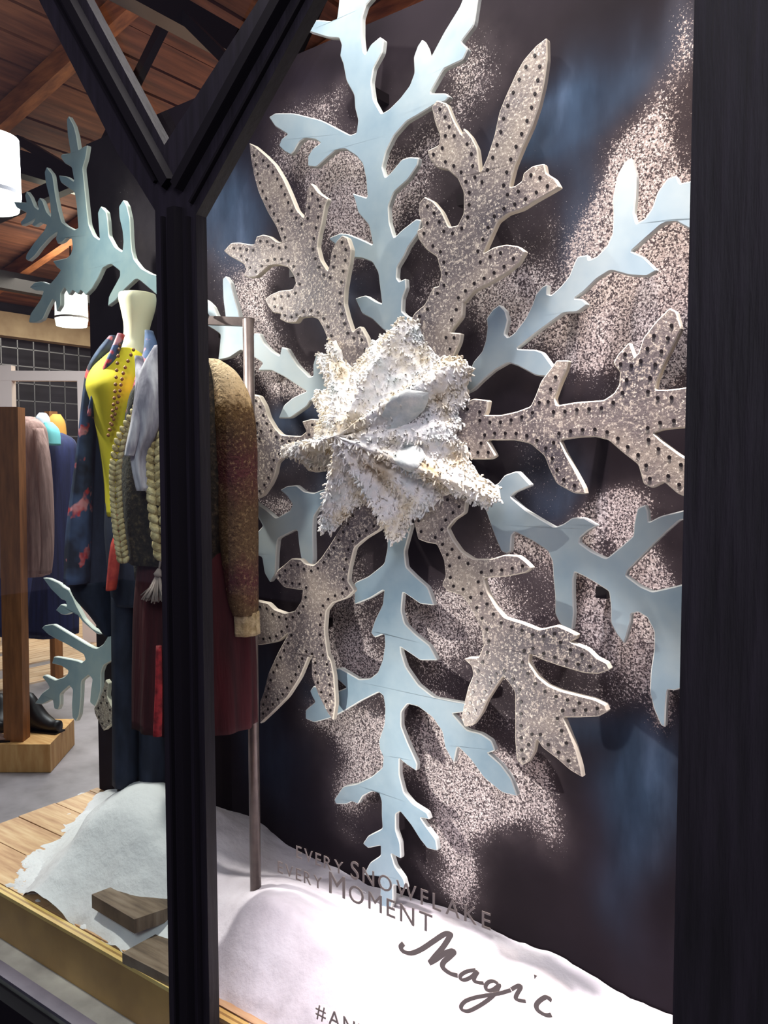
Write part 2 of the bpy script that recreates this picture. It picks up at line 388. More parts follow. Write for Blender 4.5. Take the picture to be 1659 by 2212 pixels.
# oak boards of the shop floor beyond the concrete aisle
fx = HZ(70, 1478, 0).x
bd = {}
for i in range(26):
    x0 = fx - .13*(i+1)
    y = 2.2 + (i % 4)*.45
    while y < YB-.1 and x0 > XL:
        L = min(1.8, YB-.05-y)
        mk('plank', *(lambda m: (m.v, m.f))(MB().box((x0+.065, y+L/2, .006), (.124, L-.006, .012))), OAK, floor)
        y += 1.8
def cz(x): return 3.25 + (x-XL)*.235            # sloping roof
mk('wall_left', *(lambda m: (m.v, m.f))(MB().box((XL-.1, 5.2, 1.65), (.2, 8.8, 3.3))), WALLD, kind='structure')
mk('wall_back', *(lambda m: (m.v, m.f))(MB().box((-2.5, YB+.1, 3.1), (13, .2, 6.2))), WALLG, kind='structure')
mk('wall_right', *(lambda m: (m.v, m.f))(MB().box((4.1, 5.2, 3.1), (.2, 8.8, 6.2))), WALLG, kind='structure')
ceil = mk('ceiling', [(XL-.2, .9, cz(XL)+.1), (4.2, .9, cz(4.2)+.12), (4.2, YB+.2, cz(4.2)+.12), (XL-.2, YB+.2, cz(XL)+.1),
    (XL-.2, .9, cz(XL)+.2), (4.2, .9, cz(4.2)+.22), (4.2, YB+.2, cz(4.2)+.22), (XL-.2, YB+.2, cz(XL)+.2)],
   [(0, 1, 2, 3), (4, 7, 6, 5), (0, 4, 5, 1), (1, 5, 6, 2), (2, 6, 7, 3), (3, 7, 4, 0)], CEILB, kind='structure')
for i in range(44):
    x0 = XL+.05+i*.24; x1 = x0+.225; dz = random.uniform(0, .02)
    mb = MB(); mb.add([(x0, 1, cz(x0)+dz), (x1, 1, cz(x1)+dz), (x1, YB, cz(x1)+dz), (x0, YB, cz(x0)+dz), (x0, 1, cz(x0)+.1), (x1, 1, cz(x1)+.1), (x1, YB, cz(x1)+.1), (x0, YB, cz(x0)+.1)],
        [(0, 3, 2, 1), (4, 5, 6, 7), (0, 1, 5, 4), (1, 2, 6, 5), (2, 3, 7, 6), (3, 0, 4, 7)])
    mb.go('board', CEILB, ceil)
for i in range(6):                               # rafters down the slope
    y = 1.9+i*1.35
    MB().beam((XL+.02, y, cz(XL)-.08), (3.9, y, cz(3.9)-.08), .09, .15).go('rafter', TIMB, ceil)
for i in range(5):                               # purlins along the room
    x = XL+1.1+i*1.9
    MB().beam((x, 1.1, cz(x)-.24), (x, YB-.02, cz(x)-.24), .12, .17).go('purlin', TIMB if i > 2 else STEEL, ceil)
MB().beam((XL+.08, .95, 3.02), (XL+.08, YB, 3.02), .16, .26).go('wall_plate', BEAMB, bpy.data.objects['wall_left'])
for k, y in enumerate((3.4, 6.1, 8.4)):          # steel trusses
    tr = empty('roof_truss', (-4, y, 3.4), ('dark steel roof truss nearest the shop window', 'dark steel roof truss in the middle of the shop ceiling', 'dark steel roof truss nearest the back wall')[k], 'truss', 'steel roof trusses')
    MB().beam((XL+.02, y, 3.2), (3.9, y, 3.9), .07, .1).go('bottom_chord', STEEL, tr)
    for j in range(7):
        xa = XL+.6+j*1.7; zb = 3.2+(xa-XL)*.055
        MB().beam((xa, y, zb), (xa+.85, y, cz(xa+.85)-.16), .05, .06).go('web_bar', STEEL, tr)
        MB().beam((xa+.85, y, cz(xa+.85)-.16), (xa+1.6, y, zb+.09), .05, .06).go('web_bar', STEEL, tr)

# platform of the display
plat_l = HZ(0, 1788, PLAT); PB = corner.y+.02
mb = MB()
pf = empty('display_platform', (-1.2, 1.5, 0), 'low raised display platform of pine boards inside the shop window', 'platform')
xl = corner.x - .02
MB().box(((xl+.9)/2, (1.0+PB)/2, .235), (.9-xl, PB-1.0-.02, .47)).go('base', PINE, pf)
y = 1.012; row = 0
while y < PB-.02:
    wd = min(.115, PB-.012-y); x = xl + .004 - (row % 3)*.11
    while x < .88:
        L = .62 if row % 2 else .5; a = max(x, xl); b = min(x+L-.003, .9)
        if b-a > .03: MB().box(((a+b)/2, y+wd/2, .485+random.uniform(-.0012, .0012)), (b-a, wd-.003, .027)).go('board', PINE, pf)
        x += L
    y += .115; row += 1
gr = empty('front_rail', (-1.5, .99, .39), 'golden brown wooden rail along the front edge of the platform', 'rail')
MB().box((-.9, .993, .445), (3.8, .018, .108)).go('rail_face', RAILD, gr)
MB().box((-.9, .986, .502), (3.8, .008, .008)).go('rail_lip', GOLD, gr)
MB().box((-.9, 1.006, .492), (3.8, .008, .012)).go('rail_lip', GOLD, gr)
sill = MB().box((-.8, .945, .34), (5, .08, .105)).go('trim_1', SILLM, kind='structure')
MB().box((-.8, .918, .3955), (5, .03, .007)).go('sill_strip', PURP, sill)
mk('wall_front', *(lambda m: (m.v, m.f))(MB().box((-1.5, .945, .145), (9, .10, .285))), WALLG, kind='structure')
mk('trim_2', *(lambda m: (m.v, m.f))(MB().box((-1.5, .885, .3), (9, .03, .17))), BLACKP, kind='structure')
mk('ground', *(lambda m: (m.v, m.f))(MB().box((-2, -2, -.05), (14, 5.6, .1))), EXTM, kind='structure')

# window: muntins, beads, panes, jamb
GY = .90
win = empty('window_1', (-1, GY, .4), kind='structure')
WN = Vector((0, -1, 0)); GO = Vector((0, GY, 0)); 
mb = MB(); MO = Vector((0, .915, 0))
outer = parse('p: 367,2260 335,455 292,385 258,339 84,0 -70,-320 55,-320 204,0 378,322 558,0 730,-320 890,-320 708,0 446,470 475,2260')
YF, YK = .872, .893             # the left edges show their front corner, the right edges their back corner
sides = 'LLLLLLRRRLLRRRR'
vsf = [PL(x, y, Vector((0, YF if s_ == 'L' else YK, 0)), WN) for (x, y), s_ in zip(outer, sides)]
v3 = [Vector((q.x, YF, q.z)) for q in vsf]+[Vector((q.x, YK, q.z)) for q in vsf]; n_ = len(vsf)
tr_ = tessellate_polygon([[Vector((q.x, q.z, 0)) for q in vsf]])
mb.add(v3, [tuple(t_) for t_ in tr_]+[tuple(n_+i for i in t_) for t_ in tr_]+[(i, (i+1) % n_, n_+(i+1) % n_, n_+i) for i in range(n_)])
mb.go('muntin', BLACK, win)
def strip(a, b, w, y0, th, name):
    O = Vector((0, y0, 0)); pa = PL(*a, O, WN); pb = PL(*b, O, WN); d = (pb-pa).normalized(); s = d.cross(Vector((0, 1, 0))).normalized()
    mb = MB(); v = [pa-s*w/2, pa+s*w/2, pb+s*w/2, pb-s*w/2]; v2 = [q*1 + Vector((0, -th, 0)) + (s*w*.18 if i in (0, 3) else -s*w*.18) for i, q in enumerate(v)]
    mb.add(v+v2, [(0, 1, 2, 3), (4, 7, 6, 5), (0, 4, 5, 1), (1, 5, 6, 2), (2, 6, 7, 3), (3, 7, 4, 0)]); mb.go(name, BLACKP, win)
strip((385, 452), (414, 2260), .026, .8745, .016, 'bead'); strip((358, 470), (388, 2260), .007, .8745, .009, 'bead'); strip((412, 470), (440, 2260), .007, .8745, .009, 'bead')
strip((372, 400), (-20, -320), .026, .8745, .016, 'bead'); strip((342, 395), (-50, -320), .007, .8745, .009, 'bead')
strip((390, 405), (795, -320), .026, .8745, .016, 'bead'); strip((418, 440), (835, -320), .007, .8745, .009, 'bead')
def pane(pts, m):
    O = Vector((0, GY, 0)); vs = [PL(x, y, O, WN) for x, y in parse(pts)]; n = len(vs)
    mb = MB(); tr = tessellate_polygon([[Vector((q.x, q.z, 0)) for q in vs]]); mb.add(vs, [tuple(t_) for t_ in tr]); mb.go('glass_pane', m, win)
pane('p: 380,2260 352,440 275,345 100,0 -60,-320 -520,-320 -520,2260', GLASSL)
pane('p: 220,0 383,330 545,0 718,-320 68,-320', GLASS)
pane('p: 460,2260 432,470 690,0 870,-320 1700,-320 1700,2400 460,2400', GLASS)
JO = Vector((0, .86, 0)); jt = PL(1505, 0, JO, WN); jb = PL(1448, 2212, JO, WN); jx = (jt.x+jb.x)/2
jm = MB().box((jx+.35, .93, 1.9), (.70, .14, 3.8)).go('trim_3', JAMBM, kind='structure')
MB().box((-5.6, .93, 1.9), (4.6, .14, 3.8)).go('trim_4', JAMBM, kind='structure')

# ================================================================= BACKDROP PANEL
PT = 2.43; pl = empty('backdrop_panel', corner+SX*.8, 'tall dark backdrop panel sprayed with white speckles and blue clouds behind the giant snowflake', 'panel')
LEN = 2.1; NX, NZ = 230, 215
TH = .02
blobs = [  # px, py, rx, ry, strength  (sprayed paint)
 (650,340,90,70,.9),(720,420,100,80,.9),(780,480,60,60,.8),(700,230,90,40,.55),(1040,150,45,90,.75),(960,280,70,60,.6),(900,400,70,80,.5),
 (1410,400,95,110,1.25),(1330,500,80,90,1.1),(1290,590,60,60,.9),(1465,120,40,150,.8),(1480,560,60,120,1.0),(1330,690,120,60,1.25),(1430,760,70,100,1.0),(1250,760,60,50,.7),
 (1100,620,90,60,.5),(1120,720,70,80,.45),(1150,1130,110,50,.75),(1330,1120,110,45,1.2),(1400,1190,60,70,1.2),(1440,1290,60,90,1.0),(1230,1210,60,50,.7),(1310,1330,90,70,.9),(1400,1440,70,80,.8),
 (1440,1560,40,60,1.0),(1040,1290,70,90,.6),(960,1400,60,90,.7),(900,1330,60,60,.5),(760,1300,70,80,.6),(770,1420,60,60,.6),(1120,1400,70,70,.5),
 (720,1570,60,50,.8),(800,1610,80,60,.85),(780,1690,50,45,.7),(770,1780,50,40,.5),(960,1590,60,70,.95),(1010,1680,80,60,1.0),(1100,1740,80,60,.95),(1170,1700,50,60,.7),(1010,1810,60,60,1.0),(960,1900,60,40,.8),(1030,1880,50,50,.7),(1180,1800,40,40,.4),
 (1090,1560,70,60,.5),(600,560,60,40,.7),(560,640,60,60,.8),(500,590,40,60,.6),(570,720,50,60,.7),(620,800,60,50,.8),(520,800,60,60,.7),(640,850,50,40,.7),(640,1070,60,50,.6),(610,960,40,40,.5),(600,1120,50,50,.5),
 (260,420,50,80,.35),(280,520,50,60,.3),(1180,480,30,40,.25),(950,620,60,60,.5),(1370,620,60,60,1.0),(1300,860,100,70,.35),(1150,1000,80,60,.4),(1290,1480,80,50,.45)]
blobs += [(850,500,300,240,.34),(1150,650,240,200,.42),(700,1300,200,200,.36),(1130,1300,220,200,.42),(850,1600,200,150,.34)]
blues = [(1230,260,110,60,1.0),(1330,200,90,80,.8),(1200,300,30,40,1.2),(1260,480,50,130,.9),(1380,1750,60,170,1.0),(1260,1560,110,60,.6),(1420,1650,50,80,.9),
 (490,440,60,90,.9),(480,520,40,60,.9),(1180,1030,60,40,.7),(640,920,60,40,1.1),(690,1060,50,60,.8),(590,1640,60,90,.4),(1460,80,40,90,.8),(700,1500,40,40,.5),(560,1500,40,80,.4),(760,640,60,70,.6)]
def planeuv(px, py, off=0):
    O = corner+NP*off; q = PL(px, py, O, NP); return ((q-O).dot(SX), q.z)
def prep(bl):
    out = []
    for px, py, rx, ry, s in bl:
        u, v = planeuv(px, py); u2, _ = planeuv(px+rx, py); _, v2 = planeuv(px, py-ry); out.append((u, v, abs(u2-u), abs(v2-v), s))
    return out
B1, B2 = prep(blobs), prep(blues)
def field(u, v, bl):
    s = 0; nx = noise.noise(Vector((u*5, v*5, 1)))*.09; ny = noise.noise(Vector((u*5, v*5, 9)))*.09
    for a, b, ra, rb, k in bl:
        d = ((u+nx-a)/ra)**2+((v+ny-b)/rb)**2
        if d < 6: s += k*math.exp(-d*.9)
    return min(.92, s)
vs = []; cols = []
for j in range(NZ+1):
    for i in range(NX+1):
        u = LEN*i/NX; v = PLAT+.002+(PT-PLAT)*j/NZ; vs.append(corner+SX*u+Vector((0, 0, v-PLAT)))
        cols.append((field(u, v, B1), field(u, v, B2), 0, 1))
fs = [(j*(NX+1)+i, j*(NX+1)+i+1, (j+1)*(NX+1)+i+1, (j+1)*(NX+1)+i) for j in range(NZ) for i in range(NX)]
nb = len(vs); back = [corner+SX*u+Vector((0, 0, z+.002))-NP*TH for u, z in ((0, 0), (LEN, 0), (LEN, PT-PLAT-.002), (0, PT-PLAT-.002))]
c4 = [0, NX, (NZ+1)*(NX+1)-1, NZ*(NX+1)]
vs += back; cols += [(0, 0, 0, 1)]*4
fs += [(nb+3, nb+2, nb+1, nb)]
bm_m = [0]*len(fs)
for a, b in ((0, 1), (1, 2), (2, 3), (3, 0)):
    q = [c4[a], c4[b]] ; k = len(vs); vs += [vs[c4[a]].copy(), vs[c4[b]].copy()]; cols += [(0, 0, 0, 1)]*2
    fs.append((k, nb+a, nb+b, k+1)); bm_m.append(1)
po = mk('board', vs, fs, [PANEL, mat('panel_edge', (150, 140, 140), .6)], pl, bm_m)
ca = po.data.color_attributes.new('paint', 'FLOAT_COLOR', 'POINT')
ca.data.foreach_set('color', [x for c_ in cols for x in c_])

# ================================================================= GIANT SNOWFLAKE
AOFF, SOFF = .068, .118
ARMS_A = {
'up': '3: 1430,850 1340,760 1260,720 1205,600 1290,575 1370,625 1415,640 1400,520 1385,400 1340,320 1260,290 1180,285 1080,200 1010,150 1005,130 1090,95 1150,100 1250,140 1345,185 1: 1080,1450 1010,1370 990,1290 975,1245 1070,1275 1060,1150 1040,1060 1000,1010 930,965 870,970 800,1030 745,1080 690,1075 690,1010 720,960 770,925 740,905 670,895 635,920 600,980 580,1000 540,980 505,945 520,900 560,870 520,845 480,820 440,760 480,735 600,735 780,780 960,875 1000,860 1010,780 990,700 985,620 935,530 915,420 895,370 905,300 890,260 820,255 690,215 740,140 840,150 875,135 885,60 890,0 900,-150 1180,-150 1105,0 1060,50 1035,130 1035,250 1045,340 1058,360 1090,300 1150,250 1175,270 1165,350 1110,450 1095,540 1110,650 1160,740 1210,710 1280,640 1340,560 1370,480 1365,380 1390,310 1420,265 1450,320 1465,385 1480,370 1560,220 1659,60 p: 1012,-10 1025,-50 1062,-50 2: 430,-170 405,0 330,95 370,135 340,200 230,250 150,390 240,390 265,410 235,440 180,455 90,510 1: 1400,745 1320,790 1240,880 1190,980 1165,1080 1185,1145 1215,1120 1290,1030 1340,1015 1400,1020 1390,1070 1330,1160 1240,1240 1205,1330 1210,1430 1240,1530 1290,1480 1380,1410 1415,1415 1395,1500 1330,1590 3: 1590,270 1535,360 1530,440 1550,470 1600,445 1605,520 1575,600 1570,700 1600,730 1659,760 1600,900',
'upright': '4: 330,600 380,540 400,490 450,430 470,370 480,290 475,240 510,190 550,160 585,195 600,250 580,330 600,350 640,320 700,240 740,160 760,100 800,55 830,45 825,100 850,105 900,60 950,0 2: 980,1370 1000,1330 1060,1320 1065,1350 1110,1330 1170,1270 1200,1200 1205,1100 1200,1000 1230,860 1270,790 1310,760 1340,870 1335,1000 1325,1080 1340,1140 1390,1110 1430,1050 1460,960 1520,880 1570,865 1590,910 1640,900 1760,860 1800,1150 1659,1180 1620,1160 1550,1120 1480,1150 1400,1220 1310,1300 1380,1330 1460,1410 1400,1445 1300,1440 1190,1410 1110,1460 1040,1530 4: 985,125 1030,130 1060,160 1000,205 920,210 850,260 740,340 650,415 760,420 800,435 890,560 850,575 760,570 660,515 600,495 520,540 450,600 400,650 300,700',
'downright': '4: 400,1240 460,1220 540,1190 580,1140 655,1115 735,1200 640,1240 615,1265 700,1340 800,1400 870,1440 920,1420 970,1385 1040,1385 1115,1430 1060,1460 1015,1500 1010,1530 1080,1580 1165,1620 1240,1560 1320,1490 1325,1420 1345,1330 1390,1310 1405,1350 1410,1410 1480,1375 1580,1350 1690,1320 1700,1400 6: 1590,60 1500,140 1400,240 1290,350 1280,380 1360,440 1430,470 1500,455 1565,440 1680,410 1680,1000 1560,1040 1520,1035 1510,1110 1505,1250 1480,1240 1440,1150 1415,1050 1420,930 1440,800 1440,700 1400,620 1350,590 1310,600 1305,650 1280,740 1265,770 1220,710 1190,650 1190,550 1180,470 1100,420 1040,385 985,360 975,400 975,500 980,600 970,690 945,700 900,660 870,600 870,500 860,400 855,300 830,240 740,180 640,130 620,150 615,240 590,255 560,240 530,170 500,90 470,0 400,-60',
'down': '5: 960,560 900,640 900,720 880,820 780,900 690,940 690,1080 790,1040 880,985 870,1080 820,1180 795,1260 820,1290 880,1265 885,1330 870,1430 840,1510 790,1550 720,1555 660,1520 600,1485 555,1490 7: 490,150 560,215 500,240 440,225 375,205 355,235 370,270 385,295 330,340 330,390 380,410 470,385 540,350 640,290 740,240 765,260 775,330 770,420 740,510 745,560 765,600 760,660 700,710 620,750 540,765 490,840 500,865 560,865 590,850 625,865 650,820 700,795 740,800 755,850 755,930 760,1000 680,1040 650,1085 680,1110 750,1095 750,1150 690,1190 655,1260 740,1265 750,1320 745,1400 760,1520 790,1520 820,1400 820,1310 895,1340 880,1280 830,1210 810,1140 865,1170 860,1080 835,1010 835,920 860,905 920,980 970,1060 1010,1110 1070,1125 1060,1060 1000,980 975,940 1025,950 1010,910 930,860 880,800 855,700 855,610 890,640 950,680 955,640 900,520 865,430 865,350 900,305 960,320 1040,380 1095,460 1110,550 1160,635 1180,540 1250,610 1330,720 1430,800 1515,820 1480,720 1420,640 1350,580 1390,565 1370,510 1310,470 1230,450 1150,360 1220,350 1225,300 1130,285 1050,270 960,200 890,100 865,20 5: 985,1350 1060,1400 1110,1435 1220,1435 1170,1340 1080,1270 1010,1200 990,1120 1000,1000 1060,1040 1110,1075 1200,1085 1160,970 1080,900 1020,840 1010,740 1060,560',
'downleft': '5: 640,260 560,330 480,350 430,370 370,360 320,320 260,325 215,350 260,390 295,440 280,480 190,530 120,470 60,430 0,400 -60,430 60,500 105,580 60,630 -200,700 p: 400,1200 330,1270 d: 1300,1560 1170,1500 1150,1440 1100,1430 1060,1460 1060,1640 1110,1720 1060,1800 1000,1840 960,1830 900,1800 600,1620 560,1600 480,1610 450,1640 510,1700 580,1740 700,1800 870,1900 885,1950 850,1980 800,1960 640,1930 570,1920 550,1990 640,2010 715,2060 e: 670,410 640,440 580,460 555,470 450,420 430,440 480,500 500,540 430,590 360,690 430,700 530,650 545,740 580,750 600,700 600,600 690,520 720,560 710,700 715,820 750,860 780,800 795,650 800,480 870,420 905,460 890,560 880,680 930,720 960,650 985,560 985,400 1010,330 1100,280 1300,200 p: 400,1300 5: -200,900 0,790 60,760 100,780 115,880 150,940 185,890 190,760 200,660 325,600 335,700 350,790 420,830 430,790 425,620 430,520 470,460 540,400 680,380',
'upleft': '3: 1100,1400 1030,1280 1030,1180 970,1050 910,1015 880,1110 880,1200 850,1210 760,1120 720,1060 680,990 635,975 620,1045 560,1010 500,950 460,870 420,870 415,900 390,900 320,800 300,700 270,600 240,480 200,425 175,450 180,600 200,760 140,750 100,660 60,620 p: 420,630 380,600 b: 1600,1640 1540,1625 1440,1570 1370,1480 1350,1400 1340,1300 1330,1080 1300,950 1265,890 1220,960 1225,1070 1255,1200 1265,1310 1255,1410 1180,1360 1120,1250 1110,1100 1095,1010 1040,955 1010,1020 1020,1180 1030,1290 970,1250 920,1140 900,960 880,760 860,580 890,480 910,350 860,370 820,400 800,260 770,150 720,60 700,100 710,250 740,430 650,440 640,470 680,530 750,570 775,710 700,660 620,650 640,720 780,820 800,960 810,1100 815,1170 780,1190 700,1150 650,1110 620,1000 590,850 560,640 500,565 480,620 490,720 530,880 545,1060 500,1010 460,900 430,870 410,910 420,990 380,960 340,860 300,805 285,850 300,920 170,910 200,970 300,1020 290,1060 240,1110 250,1150 330,1120 390,1080 350,1140 380,1160 440,1120 500,1140 480,1190 380,1310 300,1430 290,1480 320,1500 380,1450 440,1370 530,1270 610,1210 590,1280 610,1330 660,1310 700,1270 750,1280 760,1370 740,1430 700,1470 560,1500 600,1560 640,1590 600,1650 530,1730 450,1700 380,1710 330,1760 380,1790 470,1800 440,1880 340,2020 320,2110 400,2110 460,2080 520,1950 560,1880 590,1900 600,2000 640,1940 640,1820 680,1760 720,1840 760,1790 810,1830 840,1790 890,1840 950,1780 1010,1680 1060,1570 1140,1530 1230,1600 1230,1650 1120,1850 1110,1950 1180,1900 1280,1780 1400,1670 p: 360,650 420,680 3: 70,820 120,850 160,880 150,1000 140,1080 230,1060 320,1000 380,1030 490,1100 450,1160 560,1160 660,1210 780,1290 830,1320 720,1370 650,1430 610,1530 700,1530 830,1440 860,1390 1000,1450',
}
ARMS_S = {
'upleft': '1: 315,925 325,1020 345,1130 375,1240 430,1360 490,1460 525,1555 3: 600,160 540,115 490,105 440,120 420,185 300,165 240,170 185,230 230,270 340,330 360,370 340,420 380,440 440,435 480,400 540,345 620,340 690,360 730,420 745,480 720,530 620,540 550,570 505,605 530,660 570,710 630,720 620,760 680,790 750,790 780,750 860,740 920,760 960,830 1000,930 1020,1000 1070,1080 1150,1300 1400,1300 1330,1060 1330,1000 1300,900 1250,815 1220,830 1190,860 1150,740 1125,640 1130,540 1150,420 1170,320 1180,220 1150,130 1110,110 1060,160 1020,250 1010,340 995,385 940,300 915,200 930,100 1: 780,1440 800,1330 820,1280 760,1240 715,1180 685,1220 680,1300 665,1400 620,1350 580,1250 540,1160 480,1060 420,1000 350,940',
'upright': '2: 825,70 828,200 810,330 780,460 740,580 690,690 640,810 610,930 640,925 680,895 690,850 740,810 810,795 820,850 870,880 900,930 840,965 760,1010 680,1060 600,1085 540,1130 500,1220 460,1310 520,1275 590,1260 660,1270 700,1300 660,1370 600,1420 500,1480 400,1530 350,1590 4: 340,150 335,230 280,300 270,320 330,325 320,380 280,470 250,560 0,600 -80,420 -20,330 30,270 60,210 120,160 170,60 2: 200,1500 215,1430 190,1330 130,1290 85,1230 75,1180 110,1160 85,1080 90,1020 120,985 170,1010 220,1070 260,1160 310,1150 345,1080 345,960 310,880 250,830 190,820 150,770 135,720 200,690 210,640 180,560 160,470 190,430 250,450 290,550 335,630 345,590 390,640 425,710 440,850 480,760 520,640 550,500 590,400 650,270 690,200 760,120',
'right': '4: 100,760 330,740 400,700 490,710 480,770 470,795 560,795 650,775 730,745 760,680 790,600 860,510 880,480 950,480 935,540 900,620 870,700 880,740 1000,720 1150,710 1210,670 1240,620 1245,550 1205,500 1230,450 1300,375 1330,460 1350,440 1380,350 1450,260 1530,180 1570,200 1600,300 1560,380 1500,500 1460,600 1450,650 1520,650 1600,640 1720,620 1720,870 1600,870 1500,880 1440,900 1480,940 1600,1030 1720,1080 1720,1300 1580,1250 1500,1180 1430,1215 1380,1190 1350,1080 1260,1010 1180,940 1100,920 1000,925 900,940 930,1010 980,1100 1040,1210 1050,1250 980,1245 880,1190 840,1110 810,1030 730,960 640,940 480,940 530,1030 500,1050 390,1050 330,1000 100,900',
'downright': '6: 180,-120 360,-60 350,20 290,60 250,110 280,170 330,240 400,285 500,285 580,260 660,265 700,295 740,335 700,365 600,385 460,395 480,470 530,560 580,620 680,650 780,690 880,665 940,690 1000,720 990,745 960,760 1060,800 1110,850 1170,880 1190,920 1120,945 1040,940 900,900 800,865 725,830 720,880 770,960 830,1010 900,1040 1000,1065 1100,1090 1160,1120 1175,1160 1120,1190 1000,1195 920,1195 950,1270 990,1370 1020,1480 1030,1540 960,1500 880,1430 800,1370 765,1320 750,1400 720,1450 680,1470 650,1440 640,1330 640,1180 640,1050 600,990 570,960 530,1020 480,1100 450,1170 400,1240 350,1250 330,1200 350,1100 370,1020 400,950 390,900 345,860 370,850 430,850 460,780 450,700 410,610 370,540 330,490 250,470 220,430 240,380 230,290 190,200 130,190 80,170 60,80 20,-60',
'downleft': '5: 740,350 620,560 540,690 480,780 430,830 380,820 350,790 290,785 250,820 200,860 180,900 240,970 330,985 360,985 350,1060 310,1120 250,1135 180,1110 140,1070 70,1055 -30,1040 -40,1300 80,1340 200,1320 270,1260 200,1390 140,1520 110,1640 7: 75,300 75,420 150,350 230,270 300,160 350,40 365,60 365,150 400,250 450,350 485,400 500,300 490,150 475,70 5: 520,1400 500,1250 510,1120 550,1070 640,1040 690,990 650,930 660,850 690,720 760,660 860,600 880,400',
'left': 'g: 960,1045 1030,1060 1080,1150 1110,1250 1170,1350 1230,1410 1400,1420 1450,1380 1410,1290 1500,1265 1600,1280 1700,1350 1900,1450 1900,1700 1640,1680 1600,1730 1530,1745 1460,1730 1400,1640 1250,1600 1190,1660 1170,1760 1130,1850 1060,1950 1000,1980 900,1900 800,1700 700,1600 600,1500 700,1430 960,1430 1020,1400 960,1290 850,1200 850,1100',
'tip': 'e: 1030,460 1060,500 1045,620 1110,760 1400,700 1400,900 1090,880 1010,950 930,790 920,730 960,680 990,600',
}
hub = PL(805, 945, corner+NP*.12, NP)
flake = empty('giant_snowflake', corner+SX*.95+NP*.05, 'giant cut-out snowflake of pale blue and silver speckled arms with a white wool star', 'snowflake')
def arm(s, off, mats, label, studs=False, th=.012):
    O = corner+NP*off; V = UP
    poly = to_plane(parse(s), O, SX, V, NP); poly = chaikin(poly)
    if area(poly) < 0: poly = poly[::-1]
    v, f, m = slab(poly, O, SX, V, NP, th)
    o = mk('arm', v, f, mats, flake, m, label=label)
    if studs:
        mb = MB(); q = inset(poly, .0125); acc = 0; last = []
        for i in range(len(q)):
            a = Vector(q[i-1]); b = Vector(q[i]); L = (b-a).length
            if L < 1e-6: continue
            s_ = 0
            while acc + (L-s_) >= .0215:
                s_ += .0215-acc; acc = 0; pt = a.lerp(b, min(1, s_/L))
                if inside(pt, poly) and bdist(pt, poly) > .0085 and all((pt-z).length > .015 for z in last):
                    last.append(pt); c = O+SX*pt.x+V*pt.y+NP*th; r = .0030
                    ring = [c+(SX*math.cos(k*math.pi/4)+V*math.sin(k*math.pi/4))*r for k in range(8)]
                    mb.add([x-NP*.001 for x in ring]+[x+NP*.0015 for x in ring], [tuple(range(8, 16))]+[(k, (k+1) % 8, 8+(k+1) % 8, 8+k) for k in range(8)])
            acc += L-s_
        if mb.v: mb.go('stud_row', STUD, o, kind='stuff')
    return o
for k, s in ARMS_A.items(): arm(s, AOFF, [AQUA, AQEDGE], 'pale blue painted arm with rim light painted white along its edge')
# leaf twig of the lower left arm that shows past the floral duster
arm('d: 460,1140 520,1145 620,1190 665,1230 720,1260 760,1330 800,1420 870,1550 960,1640 1080,1700 1000,1700 860,1580 800,1500 760,1480 690,1510 640,1500 590,1460 640,1400 700,1420 690,1370 640,1350 540,1250', AOFF, [AQUA, AQEDGE], 'pale blue leafy twig')
for k, s in ARMS_S.items(): arm(s, SOFF-.02 if k == 'left' else SOFF, [SILVER, SILEDGE], 'silver speckled arm lined with dark studs', True)
for px, py in ((850, 860), (960, 1000), (760, 1000), (1000, 880), (850, 1090)):       # stand-off blocks behind the star
    q = PL(px, py, corner+NP*.05, NP); mb = MB()
    mb.beam(PL(px, py, corner, NP) if False else q-NP*.05, q+NP*(SOFF-.05+.001), .03, .03); mb.go('spacer', STUD, flake)
for px, py in ((480, 720), (240, 1400), (850, 1500), (800, 200), (1215, 655), (1300, 1280), (1280, 930), (1120, 1400), (1040, 450), (680, 600), (680, 1350)):
    q = PL(px, py, corner+NP*.05, NP); mb = MB()
    mb.beam(q-NP*.05, q+NP*(.003 if (px, py) in ((480, 720), (240, 1400), (850, 1500), (800, 200), (1215, 655), (1300, 1280)) else SOFF-.05+.001), .02, .02); mb.go('spacer', STUD, flake)
# wool star
SO = corner+NP*(SOFF+.012)
star = parse('p: 728,735 742,775 768,800 790,770 812,740 845,715 868,705 885,688 905,700 915,740 950,775 985,772 1008,778 1025,800 1005,835 1012,862 988,890 1000,915 985,940 1008,960 1018,1000 1040,1030 1078,1052 1085,1075 1058,1092 1030,1082 990,1058 955,1075 925,1100 898,1112 882,1140 864,1172 850,1148 842,1122 815,1092 790,1082 770,1095 748,1120 725,1145 708,1142 722,1112 712,1085 728,1060 735,1025 712,1008 670,1000 628,982 622,968 655,958 700,955 688,925 700,900 690,868 702,845 745,838 735,815 700,790 690,765 712,772 725,760')
sp = to_plane(star, SO, SX, UP, NP); hb = PL(805, 945, SO, NP); hu = Vector(((hb-SO).dot(SX), hb.z-SO.z))
rays_px = [(872, 700), (1000, 790), (1070, 1070), (868, 1165), (715, 1140), (630, 975), (700, 850), (728, 740), (985, 940), (940, 1090)]
ra = []
for x, y in rays_px:
    q = PL(x, y, SO, NP); ra.append(math.atan2(q.z-hb.z, (q-hb).dot(SX)))
